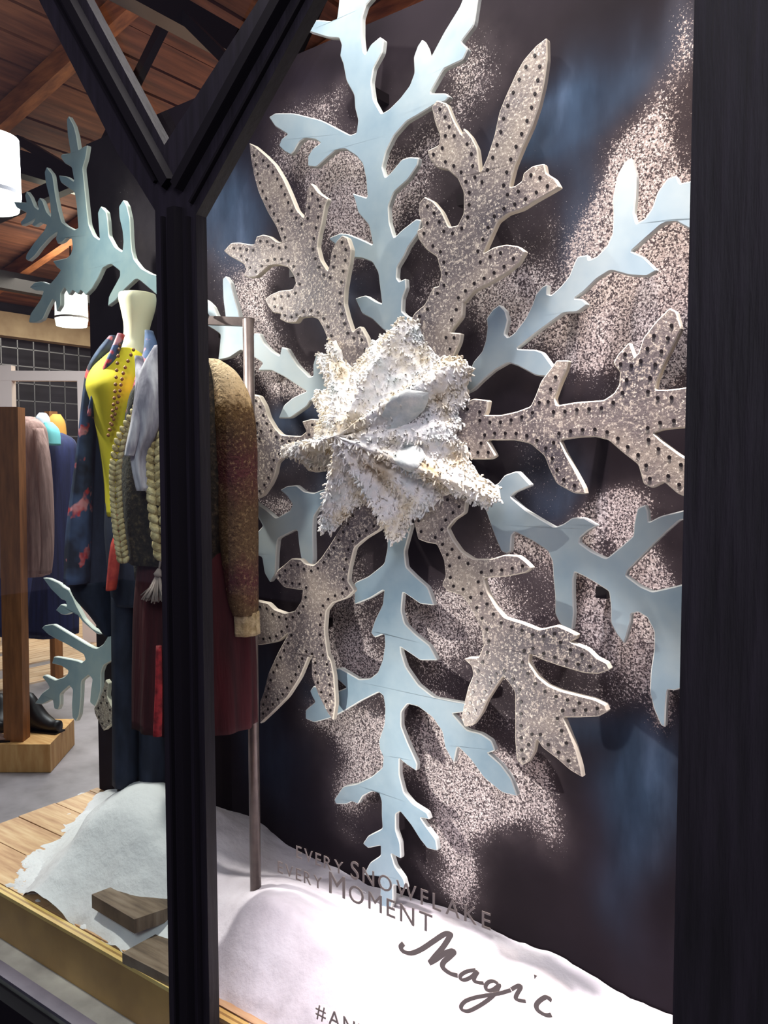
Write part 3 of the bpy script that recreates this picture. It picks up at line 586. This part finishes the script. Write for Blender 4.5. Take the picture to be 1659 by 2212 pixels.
def star_h(u, v, r):
    d = Vector((u, v))-hu; a = math.atan2(d.y, d.x)
    k = max(math.exp(-((math.atan2(math.sin(a-b), math.cos(a-b)))*max(.05, d.length)/.017)**2) for b in ra)
    n_ = noise.noise(Vector((u*38, v*38, 3)))*.006+noise.noise(Vector((u*90, v*90, 7)))*.006 + noise.noise(Vector((u*12, v*12, 5)))*.006
    return (.030*(1-r)+.03*(1-r*r)) + .042*k*(1-.6*r) + n_*min(1, (1-r)*4+.2) + .004
dense = []
for i in range(len(sp)):
    a, b = Vector(sp[i-1]), Vector(sp[i]); 
    for k in range(5): dense.append(a.lerp(b, k/5))
NR = 46; vs = [SO+SX*hu.x+UP*hu.y+NP*star_h(hu.x, hu.y, 0)]; fs = []
nD = len(dense)
for j in range(1, NR+1):
    r = j/NR
    for q in dense:
        w = hu.lerp(q, r)
        if j > NR*.6: w = w + Vector((noise.noise(Vector((w.x*60, w.y*60, 2))), noise.noise(Vector((w.x*60, w.y*60, 4)))))*.006
        vs.append(SO+SX*w.x+UP*w.y+NP*(star_h(w.x, w.y, r) if j < NR else .001))
for k in range(nD): fs.append((0, 1+k, 1+(k+1) % nD))
for j in range(NR-1):
    for k in range(nD): fs.append((1+j*nD+k, 1+(j+1)*nD+k, 1+(j+1)*nD+(k+1) % nD, 1+j*nD+(k+1) % nD))
ws = mk('wool_star', vs, fs, WOOL, flake, smooth=True, label='shaggy white knitted wool star at the centre')
mb = MB()
for i in range(5500):
    q = random.choice(dense); r = math.sqrt(random.random())*1.0
    if random.random() < .25: r = random.uniform(.9, 1.02)
    w = hu.lerp(q, r); h = star_h(w.x, w.y, min(r, 1)); d = (w-hu); d = d.normalized() if d.length > 1e-4 else Vector((1, 0))
    an = math.atan2(d.y, d.x)+random.gauss(0, 1.6); L = random.uniform(.005, .011)
    p0 = SO+SX*w.x+UP*w.y+NP*h; dr = SX*math.cos(an)+UP*math.sin(an)
    pts = [p0-NP*.002, p0+dr*L*.5+NP*random.uniform(-.001, .0022), p0+dr*L+NP*random.uniform(-.002, .006)-UP*.003]
    mb.tube(pts, [.0016, .0020, .0014], 5, cap=False)
mb.go('yarn_tuft', WOOL, ws, smooth=True, kind='stuff')

BLW = m_noise('pale_blue_wool', [(.3, (196, 208, 206)), (.7, (236, 238, 232))], 60, .95, 3, bump=.6)
for lf in ('p: 868,905 900,862 925,845 958,852 948,880 925,905 890,930 872,935', 'p: 900,968 935,962 952,985 950,1010 925,1022 905,1005'):
    O = SO; pl2 = to_plane(parse(lf), O, SX, UP, NP); cx_ = sum(q[0] for q in pl2)/len(pl2); cy_ = sum(q[1] for q in pl2)/len(pl2)
    v_ = [O+SX*cx_+UP*cy_+NP*(star_h(cx_, cy_, .4)+.014)]; f_ = []
    pd = [Vector(pl2[i-1]).lerp(Vector(pl2[i]), k/3) for i in range(len(pl2)) for k in range(3)]; m_ = len(pd)
    for t_, hh in ((.5, .012), (.85, .007), (1.0, -.006)):
        for q in pd:
            w = Vector((cx_, cy_)).lerp(q, t_); v_.append(O+SX*w.x+UP*w.y+NP*(star_h(w.x, w.y, .45)+hh+noise.noise(Vector((w.x*80, w.y*80, 0)))*.004))
    f_ = [(0, 1+k, 1+(k+1) % m_) for k in range(m_)]+[(1+j*m_+k, 1+(j+1)*m_+k, 1+(j+1)*m_+(k+1) % m_, 1+j*m_+(k+1) % m_) for j in range(2) for k in range(m_)]
    mk('wool_leaf', v_, f_, BLW, ws, smooth=True, label='pale blue knitted leaf')

# ================================================================= SNOW
mounds = []
q = P(300, 1800, 1.98); mounds.append((q.x, q.y, .21, .135)); q = HZ(345, 1925, PLAT+.04); mounds.append((q.x, q.y, .10, .035)); q = P(400, 1800, 2.0); mounds.append((q.x, q.y, .2, .03))
for px, py, r, h in [ (520, 1850, .16, .03), (600, 1990, .13, .06), (600, 2080, .14, .05), (800, 2080, .22, .045), (1000, 2150, .25, .03), (240, 1850, .12, .035),
                     (520, 2120, .12, .05), (330, 1880, .10, .03), (700, 1900, .08, .012), (1200, 2120, .10, .012), (420, 1900, .18, .02), (900, 2030, .10, .012)]:
    q = HZ(px, py, PLAT+.03); mounds.append((q.x, q.y, r, h))
edge = [(HZ(x, y, PLAT).x, HZ(x, y, PLAT).y) for x, y in parse('p: 213,1712 150,1790 95,1870 40,1955 90,1975 150,1985 205,2015 250,2040 285,2052 330,2075 420,2120 640,2250 2200,2900 2600,1800')]
edge = edge[:-2] + [(.85, 1.04), (.85, 3.2)]
LN = SX
def snow_h(x, y):
    d = bdist((x, y), edge); ins = inside((x, y), edge); sd = d if ins else -d
    n1 = noise.noise(Vector((x*9, y*9, 0)))*.5+noise.noise(Vector((x*24, y*24, 3)))*.3; n2 = noise.noise(Vector((x*50, y*50, 5)))
    base = .016*min(1, max(-1, (sd+.03*n1)/.05)) + .006
    if sd < 0: base = -.012 - .2*max(0, -sd-.16) + .026*max(0, n1+.25+.25*n2)*max(0, 1+sd/.2)
    m = 0
    for a, b, r, h in mounds: m += h*math.exp(-((x-a)**2+(y-b)**2)/r**2)
    return base + (m if sd > 0 else 0)*min(1, max(0, sd)/.12) + .012*n1*(1 if sd > .03 else 0) + .003*n2
vs = []; idx = {}; fs = []
x0, x1, y0, y1, st = corner.x-.03, .8, 1.012, corner.y, .0125
nx = int((x1-x0)/st); ny = int((y1-y0)/st)
def panel_y(x): return corner.y + (x-corner.x)*SX.y/SX.x
for j in range(ny+1):
    for i in range(nx+1):
        x = x0+i*st; y = y0+j*st; lim = panel_y(x)-.003
        yy = min(y, lim)
        if y > lim+st*1.01: continue
        idx[(i, j)] = len(vs); h = snow_h(x, yy) + (.010*max(0, 1-(lim-yy)/.06) if x > corner.x+.06 else 0)
        vs.append((x, yy, PLAT-.0005+h))
for j in range(ny):
    for i in range(nx):
        k = [idx.get(q) for q in ((i, j), (i+1, j), (i+1, j+1), (i, j+1))]
        if None not in k and max(vs[a][2] for a in k) > PLAT-.004: fs.append(tuple(k))
used = sorted({a for f_ in fs for a in f_}); rm = {a: i for i, a in enumerate(used)}
mk('snow_cover', [vs[a] for a in used], [tuple(rm[a] for a in f_) for f_ in fs], SNOW, smooth=True, label='white fluffy snow batting heaped over the display platform below the panel', cat='snow', kind='stuff')
random.seed(11); mb = MB()               # loose snow strewn past the straight edge of the batting
for i in range(700):
    a = random.choice([(213, 1712, 40, 1955), (150, 1790, 60, 1930), (40, 1955, 330, 2075), (120, 1830, 30, 1950)]); k = random.random()
    q = HZ(a[0]+(a[2]-a[0])*k+random.gauss(-10, 15), a[1]+(a[3]-a[1])*k+random.gauss(0, 8), PLAT); rr = random.uniform(.002, .010)
    if q.y < 1.02 or q.y > corner.y-.02 or q.x < corner.x-.01 and False or q.x < -1.95: continue
    ph = random.random()*3; ring = [q+Vector((math.cos(ph+m_*math.pi/3)*rr*(1.8 if m_ % 3 else 1), math.sin(ph+m_*math.pi/3)*rr, -.002)) for m_ in range(6)]
    mb.add(ring+[q+Vector((0, 0, rr*.5))], [(m_, (m_+1) % 6, 6) for m_ in range(6)])
mb.go('loose_snow', SNOW, smooth=True, label='white loose snow crumbs strewn on the bare pine boards', cat='snow', kind='stuff')
def slat_board(name, c4px, z, th, label, m=CRATE):
    q = [HZ(x, y, z) for x, y in c4px]; mb = MB()
    mb.add(q+[v-Vector((0, 0, th)) for v in q], [(0, 1, 2, 3), (4, 7, 6, 5), (0, 4, 5, 1), (1, 5, 6, 2), (2, 6, 7, 3), (3, 7, 4, 0)])
    return mb.go(name, m, label=label, cat='wooden board')
slat_board('wooden_board', [(198, 1932), (290, 1986), (500, 1915), (365, 1868)], PLAT+.070, .03, 'weathered brown board half buried in the snow in front of the mannequins')
slat_board('wooden_board', [(264, 2058), (392, 2124), (520, 2062), (372, 1998)], PLAT+.026, .022, 'weathered grey-brown board at the front edge of the snow by the window post')

# ================================================================= GARMENT RACK AND HANGING OUTFIT
RD = 1.72
rk = empty('garment_rack', P(470, 1950, RD), 'bronze metal garment rail standing in the snow behind the window post', 'rack')
mb = MB(); mb.tube([P(536, 690, RD), P(553, 1966, RD)+Vector((0, 0, -.02))], .0115, 12); mb.go('upright', RODM, rk, True)
b_ = P(390, 690, RD+.12); mb = MB(); mb.tube([b_, Vector((P(396, 1966, RD+.14).x, P(396, 1966, RD+.14).y, PLAT+.01))], .0115, 12); mb.go('upright', RODM, rk, True)
mb = MB(); mb.beam(P(543, 696, RD), P(385, 690, RD+.12), .018, .018); mb.go('top_bar', RODM, rk)
CD = 1.62
hg = empty('coat_hanger', P(420, 770, CD+.02), 'metal hanger on the bronze rail holding the knitted cardigan', 'hanger')
mb = MB(); q = P(430, 702, RD+.05); mb.tube([q+Vector((0, 0, .025)), q+Vector((0, 0, .033))+CR*.012, q+Vector((0, 0, .02))+CR*.02, P(425, 745, CD+.02), P(425, 765, CD+.02)], .0025, 6); mb.go('hook', STEEL, hg, True)
mb = MB(); mb.tube([P(335, 812, CD+.02), P(425, 765, CD+.02), P(490, 805, CD+.02)], .006, 8); mb.go('shoulder_bar', OAKP, hg, True)
cg = empty('cardigan', P(400, 1210, CD), 'chunky marled cardigan with brown, maroon and cream yarn hanging on the bronze rail', 'cardigan')
loft('body', [(425, 772, CD, 22, .03), (418, 790, CD, 62, .045), (408, 830, CD, 92, .06), (402, 900, CD, 118, .075), (400, 980, CD, 132, .08), (395, 1100, CD, 130, .08), (392, 1215, CD, 112, .075)], MARLD, cg, seg=36, fold=.03)
loft('sleeve', [(462, 778, CD, 14, .03), (480, 803, CD, 30, .045), (496, 850, CD-.01, 42, .05), (505, 920, CD-.02, 47, .055), (508, 1000, CD-.02, 48, .055), (511, 1100, CD-.02, 46, .05), (517, 1200, CD-.02, 40, .048), (523, 1290, CD-.02, 35, .042), (528, 1325, CD-.02, 29, .035)], MARL, cg, seg=30, sub=8, wob=.05)
rings = []
for i in range(8):
    py = 1320+i*7; c = P(529+i*.3, py, CD-.02); rings.append([c+(CR*math.cos(k*math.pi/18)*.0265+CF*math.sin(k*math.pi/18)*.032)*(1+.06*math.cos(9*k*math.pi/18)) for k in range(36)])
mb = MB(); mb.rings(rings); mb.go('cuff', CREAM, cg, True, label='cream ribbed cuff')
loft('sleeve', [(350, 800, CD+.05, 22, .03), (318, 850, CD+.07, 34, .045), (305, 950, CD+.08, 32, .045), (312, 1100, CD+.08, 30, .04), (320, 1250, CD+.08, 27, .038)], MARLD, cg, seg=24)
def braid(pts, r, name, m, parent, label=None):
    pts = catmull(pts, 12); mb = MB(); L = 0
    W_ = [P(x, y, d) for x, y, d in pts]; acc = 0; last = W_[0]
    for a in W_:
        if (a-last).length < r*.85 and a is not W_[0]: continue
        last = a
        for sgn in (-1, 1):       # pairs of plump stitches
            c = a + CR*sgn*r*.55; ax = (CR*sgn*.6 + UP*.8).normalized(); ri = []
            for t_ in (-1, -.5, 0, .5, 1): ri.append([c+ax*t_*r*.8+((CR*.8-UP*.6*sgn).normalized()*math.cos(k*math.pi/3)+(-CF)*math.sin(k*math.pi/3))*r*.55*math.sqrt(max(.05, 1-t_*t_)) for k in range(6)])
            mb.rings(ri)
    return mb.go(name, m, parent, True, label=label)
FD = CD-.085
braid([(318, 852, FD+.02), (290, 900, FD), (262, 950, FD), (250, 1010, FD), (251, 1080, FD), (257, 1150, FD), (266, 1212, FD+.01)], .0105, 'front_border', CREAM, cg, 'cream chunky stitched front border')
braid([(356, 880, FD), (336, 950, FD-.01), (334, 1020, FD-.01), (340, 1090, FD-.01), (347, 1150, FD-.01), (354, 1205, FD)], .017, 'front_border', CREAM, cg, 'cream chunky stitched front border')
loft('front_panel', [(352, 890, FD+.045, 12, .02), (350, 960, FD+.04, 20, .028), (350, 1080, FD+.04, 20, .028), (356, 1210, FD+.05, 14, .02)], CREAM, cg, seg=20, fold=.05, nf=7)
sc = empty('scarf', P(320, 1060, CD-.06), 'lavender grey scarf draped down the front of the chunky cardigan', 'scarf')
loft('cloth', [(345, 748, CD-.06, 10, .02), (330, 800, CD-.07, 24, .03), (326, 860, CD-.085, 30, .035), (318, 930, CD-.09, 26, .03), (303, 990, CD-.09, 18, .025), (312, 1060, CD-.09, 15, .018)], BLUESC, sc, seg=30, fold=.12, nf=6)
loft('loose_end', [(300, 770, CD-.04, 8, .015), (306, 830, CD-.075, 12, .02), (300, 900, CD-.10, 14, .02), (286, 960, CD-.115, 12, .015), (280, 985, CD-.115, 10, .012)], BLUESC, sc, seg=20, fold=.1, nf=5)
tz = empty('tassel', P(335, 1300, CD-.1), 'grey yarn tassel hanging on a cord from the front border of the cardigan', 'tassel')
mb = MB(); mb.tube([P(348, 1200, FD), P(343, 1235, FD)], .002, 6); mb.go('cord', TASS, tz, True)
mb = MB(); mb.tube([P(343, 1228, FD), P(342, 1240, FD), P(341, 1246, FD)], [.003, .009, .006], 8); mb.go('knot', TASS, tz, True)
mb = MB()
for i in range(60):
    a = random.uniform(-1, 1); b = random.uniform(-1, 1)
    mb.tube([P(341, 1243, FD)+CR*a*.003, P(337+a*14, 1270, FD+b*.012), P(332+a*29, 1298+random.uniform(-5, 8)-abs(a)*8, FD+b*.025)], [.0018, .002, .0014], 5)
mb.go('fringe', TASS, tz, True, kind='stuff')
sk = empty('maroon_skirt', P(415, 1560, CD+.02), 'long maroon skirt hanging under the chunky cardigan', 'skirt')
loft('cloth', [(410, 1130, CD+.01, 88, .06), (414, 1200, CD+.01, 112, .075), (417, 1300, CD+.01, 126, .08), (420, 1430, CD+.01, 130, .085), (421, 1562, CD+.01, 131, .09)], MAROON, sk, seg=64, fold=.035, nf=13)
loft('lace_panel', [(343, 1395, CD-.095, 6, .006), (343, 1480, CD-.10, 8, .006), (340, 1590, CD-.105, 10, .006)], LACE, sk, seg=16, label='red lace panel')

# ================================================================= MANNEQUIN IN YELLOW TOP
MD = 2.02
mn = empty('mannequin', P(300, 1720, MD), 'headless ivory mannequin in a yellow top, floral duster and dark jeans', 'mannequin')
loft('body', [(297, 636, MD, 38, .05), (297, 648, MD, 39, .052), (298, 670, MD, 35, .048), (296, 705, MD, 27, .04), (292, 735, MD, 26, .04), (284, 752, MD, 34, .05), (278, 775, MD, 50, .06), (272, 800, MD, 60, .075), (268, 840, MD, 66, .085), (280, 900, MD, 58, .08), (288, 1000, MD, 48, .07), (292, 1100, MD, 56, .085)], SKIN, mn, seg=36, label='ivory neck and torso')
loft('yellow_top', [(279, 757, MD-.005, 30, .055), (275, 775, MD-.01, 48, .072), (268, 802, MD-.012, 66, .092), (264, 835, MD-.015, 72, .105), (270, 870, MD-.012, 69, .10), (279, 950, MD, 62, .088), (286, 1030, MD, 58, .085), (291, 1112, MD, 58, .09)], YEL, mn, seg=40, fold=.02, nf=7)
loft('duster', [(285, 745, MD+.05, 28, .04), (272, 775, MD+.05, 62, .055), (262, 850, MD+.06, 74, .06), (255, 950, MD+.07, 74, .06), (248, 1080, MD+.075, 82, .06), (240, 1180, MD+.075, 88, .06), (238, 1262, MD+.075, 92, .06)], DENIM, mn, seg=40, fold=.05, nf=9, label='dark back of the duster')
loft('duster_sleeve', [(250, 728, MD-.01, 12, .03), (232, 760, MD-.01, 20, .04), (210, 800, MD, 18, .045), (199, 850, MD, 15, .045), (190, 930, MD, 14, .045), (184, 1000, MD, 16, .045), (176, 1080, MD, 20, .045), (170, 1160, MD, 24, .045), (166, 1258, MD, 24, .045)], FLORAL, mn, seg=26, fold=.05)
loft('duster_lapel', [(262, 722, MD-.07, 6, .02), (248, 760, MD-.085, 9, .02), (231, 800, MD-.085, 10, .02), (208, 850, MD-.07, 8, .02), (196, 900, MD-.06, 6, .02)], FLORAL, mn, seg=18)
loft('duster_lapel', [(322, 715, MD-.07, 8, .02), (326, 760, MD-.10, 16, .02), (312, 810, MD-.12, 18, .02), (296, 860, MD-.12, 14, .02), (284, 900, MD-.11, 13, .02), (274, 1000, MD-.11, 8, .015), (260, 1120, MD-.11, 9, .015), (245, 1272, MD-.11, 9, .015)], FLORAL, mn, seg=18)
loft('duster_hem', [(254, 1150, MD-.125, 5, .01), (250, 1180, MD-.125, 10, .022), (244, 1240, MD-.125, 11, .022), (240, 1274, MD-.125, 10, .02)], REDK, mn, seg=18, label='coral red hem of the duster')
loft('duster_tail', [(196, 1255, MD+.05, 48, .05), (205, 1290, MD+.05, 42, .045), (222, 1330, MD+.05, 26, .03), (236, 1372, MD+.05, 10, .02)], DENIM, mn, seg=24, label='black pointed tail of the duster')
loft('jeans', [(292, 1085, MD+.01, 60, .095), (296, 1150, MD+.01, 64, .105), (300, 1240, MD+.01, 60, .10), (302, 1300, MD+.01, 56, .085)], DENIM, mn, seg=36)
lg = []
for cx, nm in ((274, 0), (331, 1)):
    loft('trouser_leg', [(cx+2, 1270, MD+.01, 30, .075), (cx, 1400, MD+.01, 28, .065), (cx, 1550, MD+.01, 27, .055), (cx+1, 1688, MD+.01, 29, .05)], DENIM, mn, seg=26, fold=.03)
    loft('foot', [(cx, 1670, MD+.01, 16, .035), (cx-1, 1700, MD, 17, .04), (cx-2, 1730, MD-.01, 18, .055), (cx-2, 1790, MD-.01, 18, .06), (cx-2, 1812, MD-.01, 18, .06)], BOOT, mn, seg=20)
mb = MB(); pts = catmull([(258, 745, MD-.09), (252, 800, MD-.125), (247, 860, MD-.128), (240, 910, MD-.115), (234, 940, MD-.11)], 8)+catmull([(234, 940, MD-.11), (247, 900, MD-.118), (258, 850, MD-.13), (268, 800, MD-.125), (290, 752, MD-.08)], 8)
last = None
for x, y, d in pts:
    q = P(x, y, d)
    if last and (q-last).length < .012: continue
    last = q; mb.tube([q-UP*.004, q, q+UP*.004], [.002, .0045, .002], 6)
mb.go('necklace', OAKP, mn, True, label='long brown beaded necklace')

# ================================================================= SHOP FITTINGS
def pendant(px, py, z, label):
    c = P(px, py, z); e = empty('pendant_lamp', c+Vector((0, 0, -.18)), label, 'lamp', 'white drum pendant lamps'); r = .148
    cyl = lambda a, b, ra, rb: [[Vector((c.x, c.y, c.z))+Vector((math.cos(k*math.pi/20)*q, math.sin(k*math.pi/20)*q, h)) for k in range(40)] for q, h in ((ra, a), (rb, b))]
    mb = MB(); mb.rings(cyl(-.09, .165, r, r*.97), cap=False); mb.rings(cyl(-.09, .165, r-.004, r*.97-.004), cap=False); mb.go('lamp_shade', SHADE, e, True)
    mb = MB(); mb.rings(cyl(-.11, -.09, r+.002, r+.002), cap=False); mb.go('shade_band', BAND, e, True)
    mb = MB(); mb.rings(cyl(-.175, -.11, r*.93, r), cap=True); mb.go('diffuser', SHADEB, e, True)
    mb = MB(); mb.tube([c+Vector((0, 0, .1)), Vector((c.x, c.y, cz(c.x)+.02))], .008, 8); mb.go('cord', STEEL, e, True)
    light('POINT', 'lamp_bulb', c+Vector((0, 0, .25)), None, 16, (1, .85, .7), .08)
pendant(-26, 372, 4.04, 'large white drum pendant lamp cut by the left edge of the window view')
pendant(154, 664, 7.8, 'small white drum pendant lamp behind the teal snowflake tips')
# oak clothes stand
SD = 4.2
base = HZ(30, 1632, 0)
st_ = empty('clothes_stand', base, 'brown oak clothes stand with a tall square post on a pine plinth', 'clothes stand')
pz = .14
pa, pb, pc, pd = HZ(-160, 1608, pz), HZ(108, 1608, pz), HZ(160, 1553, pz), HZ(-80, 1553, pz)
mb = MB(); mb.add([pa, pb, pc, pd]+[Vector((q.x, q.y, .002)) for q in (pa, pb, pc, pd)], [(0, 1, 2, 3), (4, 7, 6, 5), (0, 4, 5, 1), (1, 5, 6, 2), (2, 6, 7, 3), (3, 7, 4, 0)]); mb.go('plinth', PLINTH, st_)
pp = HZ(37, 1597, pz); dd = (pp-EYE).dot(CF); tp = P(25, 880, dd)
mb = MB(); mb.beam((pp.x, pp.y, pz), (tp.x, tp.y, tp.z), .095, .08, up=CF); mb.go('post', OAKP, st_)
mb = MB(); a = Vector((tp.x, tp.y, tp.z-.06)); far = P(110, 905, dd+1.6); mb.tube([a, far], .014, 8); mb.go('rail', STEEL, st_, True)
mb = MB(); mb.beam((far.x, far.y, pz*0+.02), (far.x, far.y, far.z+.05), .06, .06); mb.go('back_post', OAKP, st_)
def garment(name, rows, m, label, cat, sleeve=None):
    e = empty(name, P(rows[-1][0], rows[-1][1], rows[-1][2]), label, cat)
    loft('cloth', rows, m, e, seg=30, fold=.06, nf=7)
    if sleeve: loft('sleeve', sleeve, m, e, seg=20, fold=.03)
    return e
garment('knit_jacket', [(62, 900, dd+.25, 8, .03), (60, 925, dd+.25, 38, .08), (52, 1000, dd+.25, 52, .10), (45, 1120, dd+.25, 58, .11), (42, 1243, dd+.25, 60, .12)], TAUPE, 'taupe knitted jacket hanging on the oak stand', 'jacket',
        [(82, 925, dd+.17, 10, .04), (92, 980, dd+.15, 14, .05), (100, 1080, dd+.14, 14, .05), (103, 1180, dd+.13, 12, .045), (98, 1238, dd+.12, 12, .04)])
garment('navy_coat', [(112, 935, dd+.8, 22, .05), (128, 960, dd+.8, 36, .1), (132, 1050, dd+.8, 36, .12), (120, 1240, dd+.8, 45, .14), (110, 1370, dd+.8, 55, .14)], NAVY, 'navy blue coat hanging behind the taupe jacket', 'coat')
garment('navy_dress', [(-10, 960, dd+1.25, 30, .08), (10, 1000, dd+1.25, 55, .1), (20, 1200, dd+1.25, 60, .12), (28, 1368, dd+1.25, 66, .12)], NAVY, 'dark navy dress hanging behind the oak post', 'dress')
garment('mustard_top', [(122, 895, dd+1.05, 8, .03), (120, 915, dd+1.05, 20, .06), (122, 960, dd+1.05, 22, .06)], MUST, 'mustard top with a square shoulder hanging behind the navy coat', 'shirt')
garment('aqua_top', [(104, 912, dd+.6, 8, .03), (110, 930, dd+.6, 17, .05), (112, 962, dd+.6, 18, .05)], TEALC, 'small aqua top on the rail above the navy coat', 'shirt')
garment('white_top', [(92, 892, dd+.7, 6, .03), (92, 905, dd+.7, 14, .05), (94, 935, dd+.7, 14, .05)], WHITC, 'white top on the rail beside the aqua top', 'shirt')
# boots on the plinth
def shoe(px, py, L, h, m, label, name, cat, rot=0):
    c = HZ(px, py, pz); e = empty(name, c, label, cat); d = (c-EYE).dot(CF)
    ax = (CR*math.cos(rot)+CF*math.sin(rot)); sd = Vector((-ax.y, ax.x, 0)); rings = []
    for i in range(13):
        t_ = i/12; x = (t_-.5)*L; hh = h*(1.0 if t_ < .35 else max(.42, 1-1.2*(t_-.35)))*(.75+.25*math.sin(math.pi*min(1, t_*1.4+.1))); w = .042*math.sin(math.pi*(.12+.8*t_))**.5
        rings.append([c+ax*x+sd*w*math.cos(k*math.pi/8)+UP*(.004+max(0, hh/2*(1+math.sin(k*math.pi/8)))) for k in range(16)])
    mb = MB(); mb.rings(rings); mb.go('upper', m, e, True)
    mb = MB(); mb.beam(c-ax*L*.5+UP*.004, c+ax*L*.5+UP*.004, .075, .008); mb.go('sole', STEEL, e)
shoe(84, 1578, .26, .19, BOOT, 'black boot on the plinth right of the oak post', 'boot', 'boot', -.3)
shoe(2, 1570, .22, .16, BOOT, 'black boot on the plinth partly hidden behind the oak post', 'boot', 'boot', -1.2)
shoe(-22, 1601, .20, .07, TAUPE, 'tan flat shoe on the plinth left of the oak post', 'shoe', 'shoe', .2)
shoe(-34, 1562, .2, .20, MAG, 'magenta shoe at the left edge of the plinth', 'shoe', 'shoe', .6)
# white display frame and wire grid by the wall
wf = empty('display_frame', HZ(10, 1330, 0), 'white painted wooden display frame behind the clothes stand', 'frame')
WD = 6.8
for a, b, w in (((10, 790), (14, 1330), .14), ((186, 812), (190, 1330), .12)): MB().beam(P(*a, WD), Vector((P(*a, WD).x, P(*a, WD).y, .012)), w, .08, up=CF).go('post', WHITEP, wf)
MB().beam(P(-60, 812, WD), P(192, 813, WD), .08, .075, up=CF).go('top_bar', WHITEP, wf)
gw = empty('wire_grid', (XL+.12, 4.6, .6), 'tall wire grid panels standing against the dark far wall', 'grid')
mb = MB()
for i in range(22): mb.beam((XL+.2, 2.4+i*.19, .02), (XL+.2, 2.4+i*.19, 2.85), .012, .012)
mb.go('upright_wire', WIRE, gw, kind='stuff'); mb = MB()
for i in range(15): mb.beam((XL+.2, 2.4, .1+i*.19), (XL+.2, 6.4, .1+i*.19), .012, .012)
mb.go('cross_wire', WIRE, gw, kind='stuff')

# ================================================================= LETTERING ON THE GLASS
def lettering(label, px, py, runs, slope_up=0):
    """runs: (text, cap height px); baseline starts at px,py on the glass"""
    O = Vector((0, GY-.0015, 0)); p = PL(px, py, O, WN); e = empty('window_lettering', p, label, 'lettering'); x = 0
    z0 = p.z
    for text, hpx, track, zoff in runs:
        size = hpx*(p.dot(Vector((0, 0, 0)))+(p-EYE).dot(CM @ Vector((0, 0, -1))))/F
        for ch in text:
            if ch == ' ': x += size*.45; continue
            cu = bpy.data.curves.new('letter', 'FONT'); cu.body = ch; cu.size = size/.70; cu.extrude = .0004; cu.resolution_u = 4; cu.offset = 0
            to = bpy.data.objects.new('tmp_letter', cu); COL.objects.link(to)
            dg = bpy.context.evaluated_depsgraph_get(); me = bpy.data.meshes.new_from_object(to.evaluated_get(dg))
            bpy.data.objects.remove(to); bpy.data.curves.remove(cu)
            xs = [v.co.x for v in me.vertices]; w = max(xs)-min(xs); mn_ = min(xs)
            vv = [Vector((p.x+x+v.co.x-mn_, O.y-v.co.z, z0+v.co.y+zoff*size)) for v in me.vertices]
            ff = [tuple(q.vertices) for q in me.polygons]; bpy.data.meshes.remove(me)
            mk('letter', vv, ff, VINYL, e); x += w+size*track
    return e
lettering('first line of bronze small capitals on the glass reading EVERY SNOWFLAKE', 640, 1852, [('EVERY ', 27, .30, 0), ('S', 38, .26, 0), ('NOWFLAKE', 32, .33, 0)])
lettering('second line of bronze small capitals on the glass reading EVERY MOMENT', 600, 1884, [('EVERY ', 26, .30, 0), ('M', 46, .22, 0), ('OMENT', 36, .33, 0)])
lettering('bronze capitals at the bottom of the glass beginning with a hash sign', 682, 2196, [('#AND', 34, .24, 0)])
def script():
    O = Vector((0, GY-.002, 0)); e = empty('window_lettering', PL(1030, 2100, O, WN), 'large handwritten bronze word Magic on the glass', 'lettering')
    Z = lambda s: [(460+float(a.split(',')[0])*.6028, 1780+float(a.split(',')[1])*.6028) for a in s.split()]
    L = [('letter', '684,428 674,440 684,456 712,462 748,448 790,420 830,394 852,392 850,402 826,440 800,470 782,492 778,496 800,484 832,462 860,452 866,458 850,474 830,492 826,508 838,522 858,534 880,540', 4.2),
         ('letter', '942,522 930,524 910,528 890,540 888,552 900,558 922,550 940,536 950,528 940,546 938,560 952,566 972,568', 3.0),
         ('letter', '1022,572 1006,562 988,566 978,580 984,594 1002,594 1020,582 1028,576 1012,606 986,630 952,652 918,668 896,664 892,650 908,632 940,620 980,612 1030,604 1070,592', 3.0),
         ('letter', '1070,592 1096,578 1104,584 1092,606 1086,622 1096,630 1122,634', 3.0),
         ('letter', '1152,546 1156,547 1158,549', 3.6),
         ('letter', '1204,632 1206,624 1192,620 1172,632 1160,648 1164,664 1182,678 1200,684 1214,682', 3.4)]
    for nm, s, r in L:
        q = [PL(x, y, O, WN) for x, y in catmull(Z(s), 6)]; mb = MB(); w = r*1.15/F*1.25
        top = []; n = len(q)
        for i in range(n):
            d = (q[min(i+1, n-1)]-q[max(i-1, 0)]); d = d.normalized() if d.length > 0 else Vector((1, 0, 0)); s_ = Vector((-d.z, 0, d.x)); k = w*(.8+.35*abs(d.z))
            top.append((q[i]+s_*k, q[i]-s_*k))
        v = []
        for i_, (a, b) in enumerate(top):
            a = a-Vector((0, i_*1.5e-5, 0)); b = b-Vector((0, i_*1.5e-5, 0)); v += [a, b, a+Vector((0, -.0008, 0)), b+Vector((0, -.0008, 0))]
        f = []
        for i in range(n-1):
            o = i*4; f += [(o, o+4, o+5, o+1), (o+2, o+3, o+7, o+6), (o, o+2, o+6, o+4), (o+1, o+5, o+7, o+3)]
        f += [(0, 1, 3, 2), (4*n-4, 4*n-2, 4*n-1, 4*n-3)]
        mb.add(v, f); mb.go(nm, VINYL, e)
script()
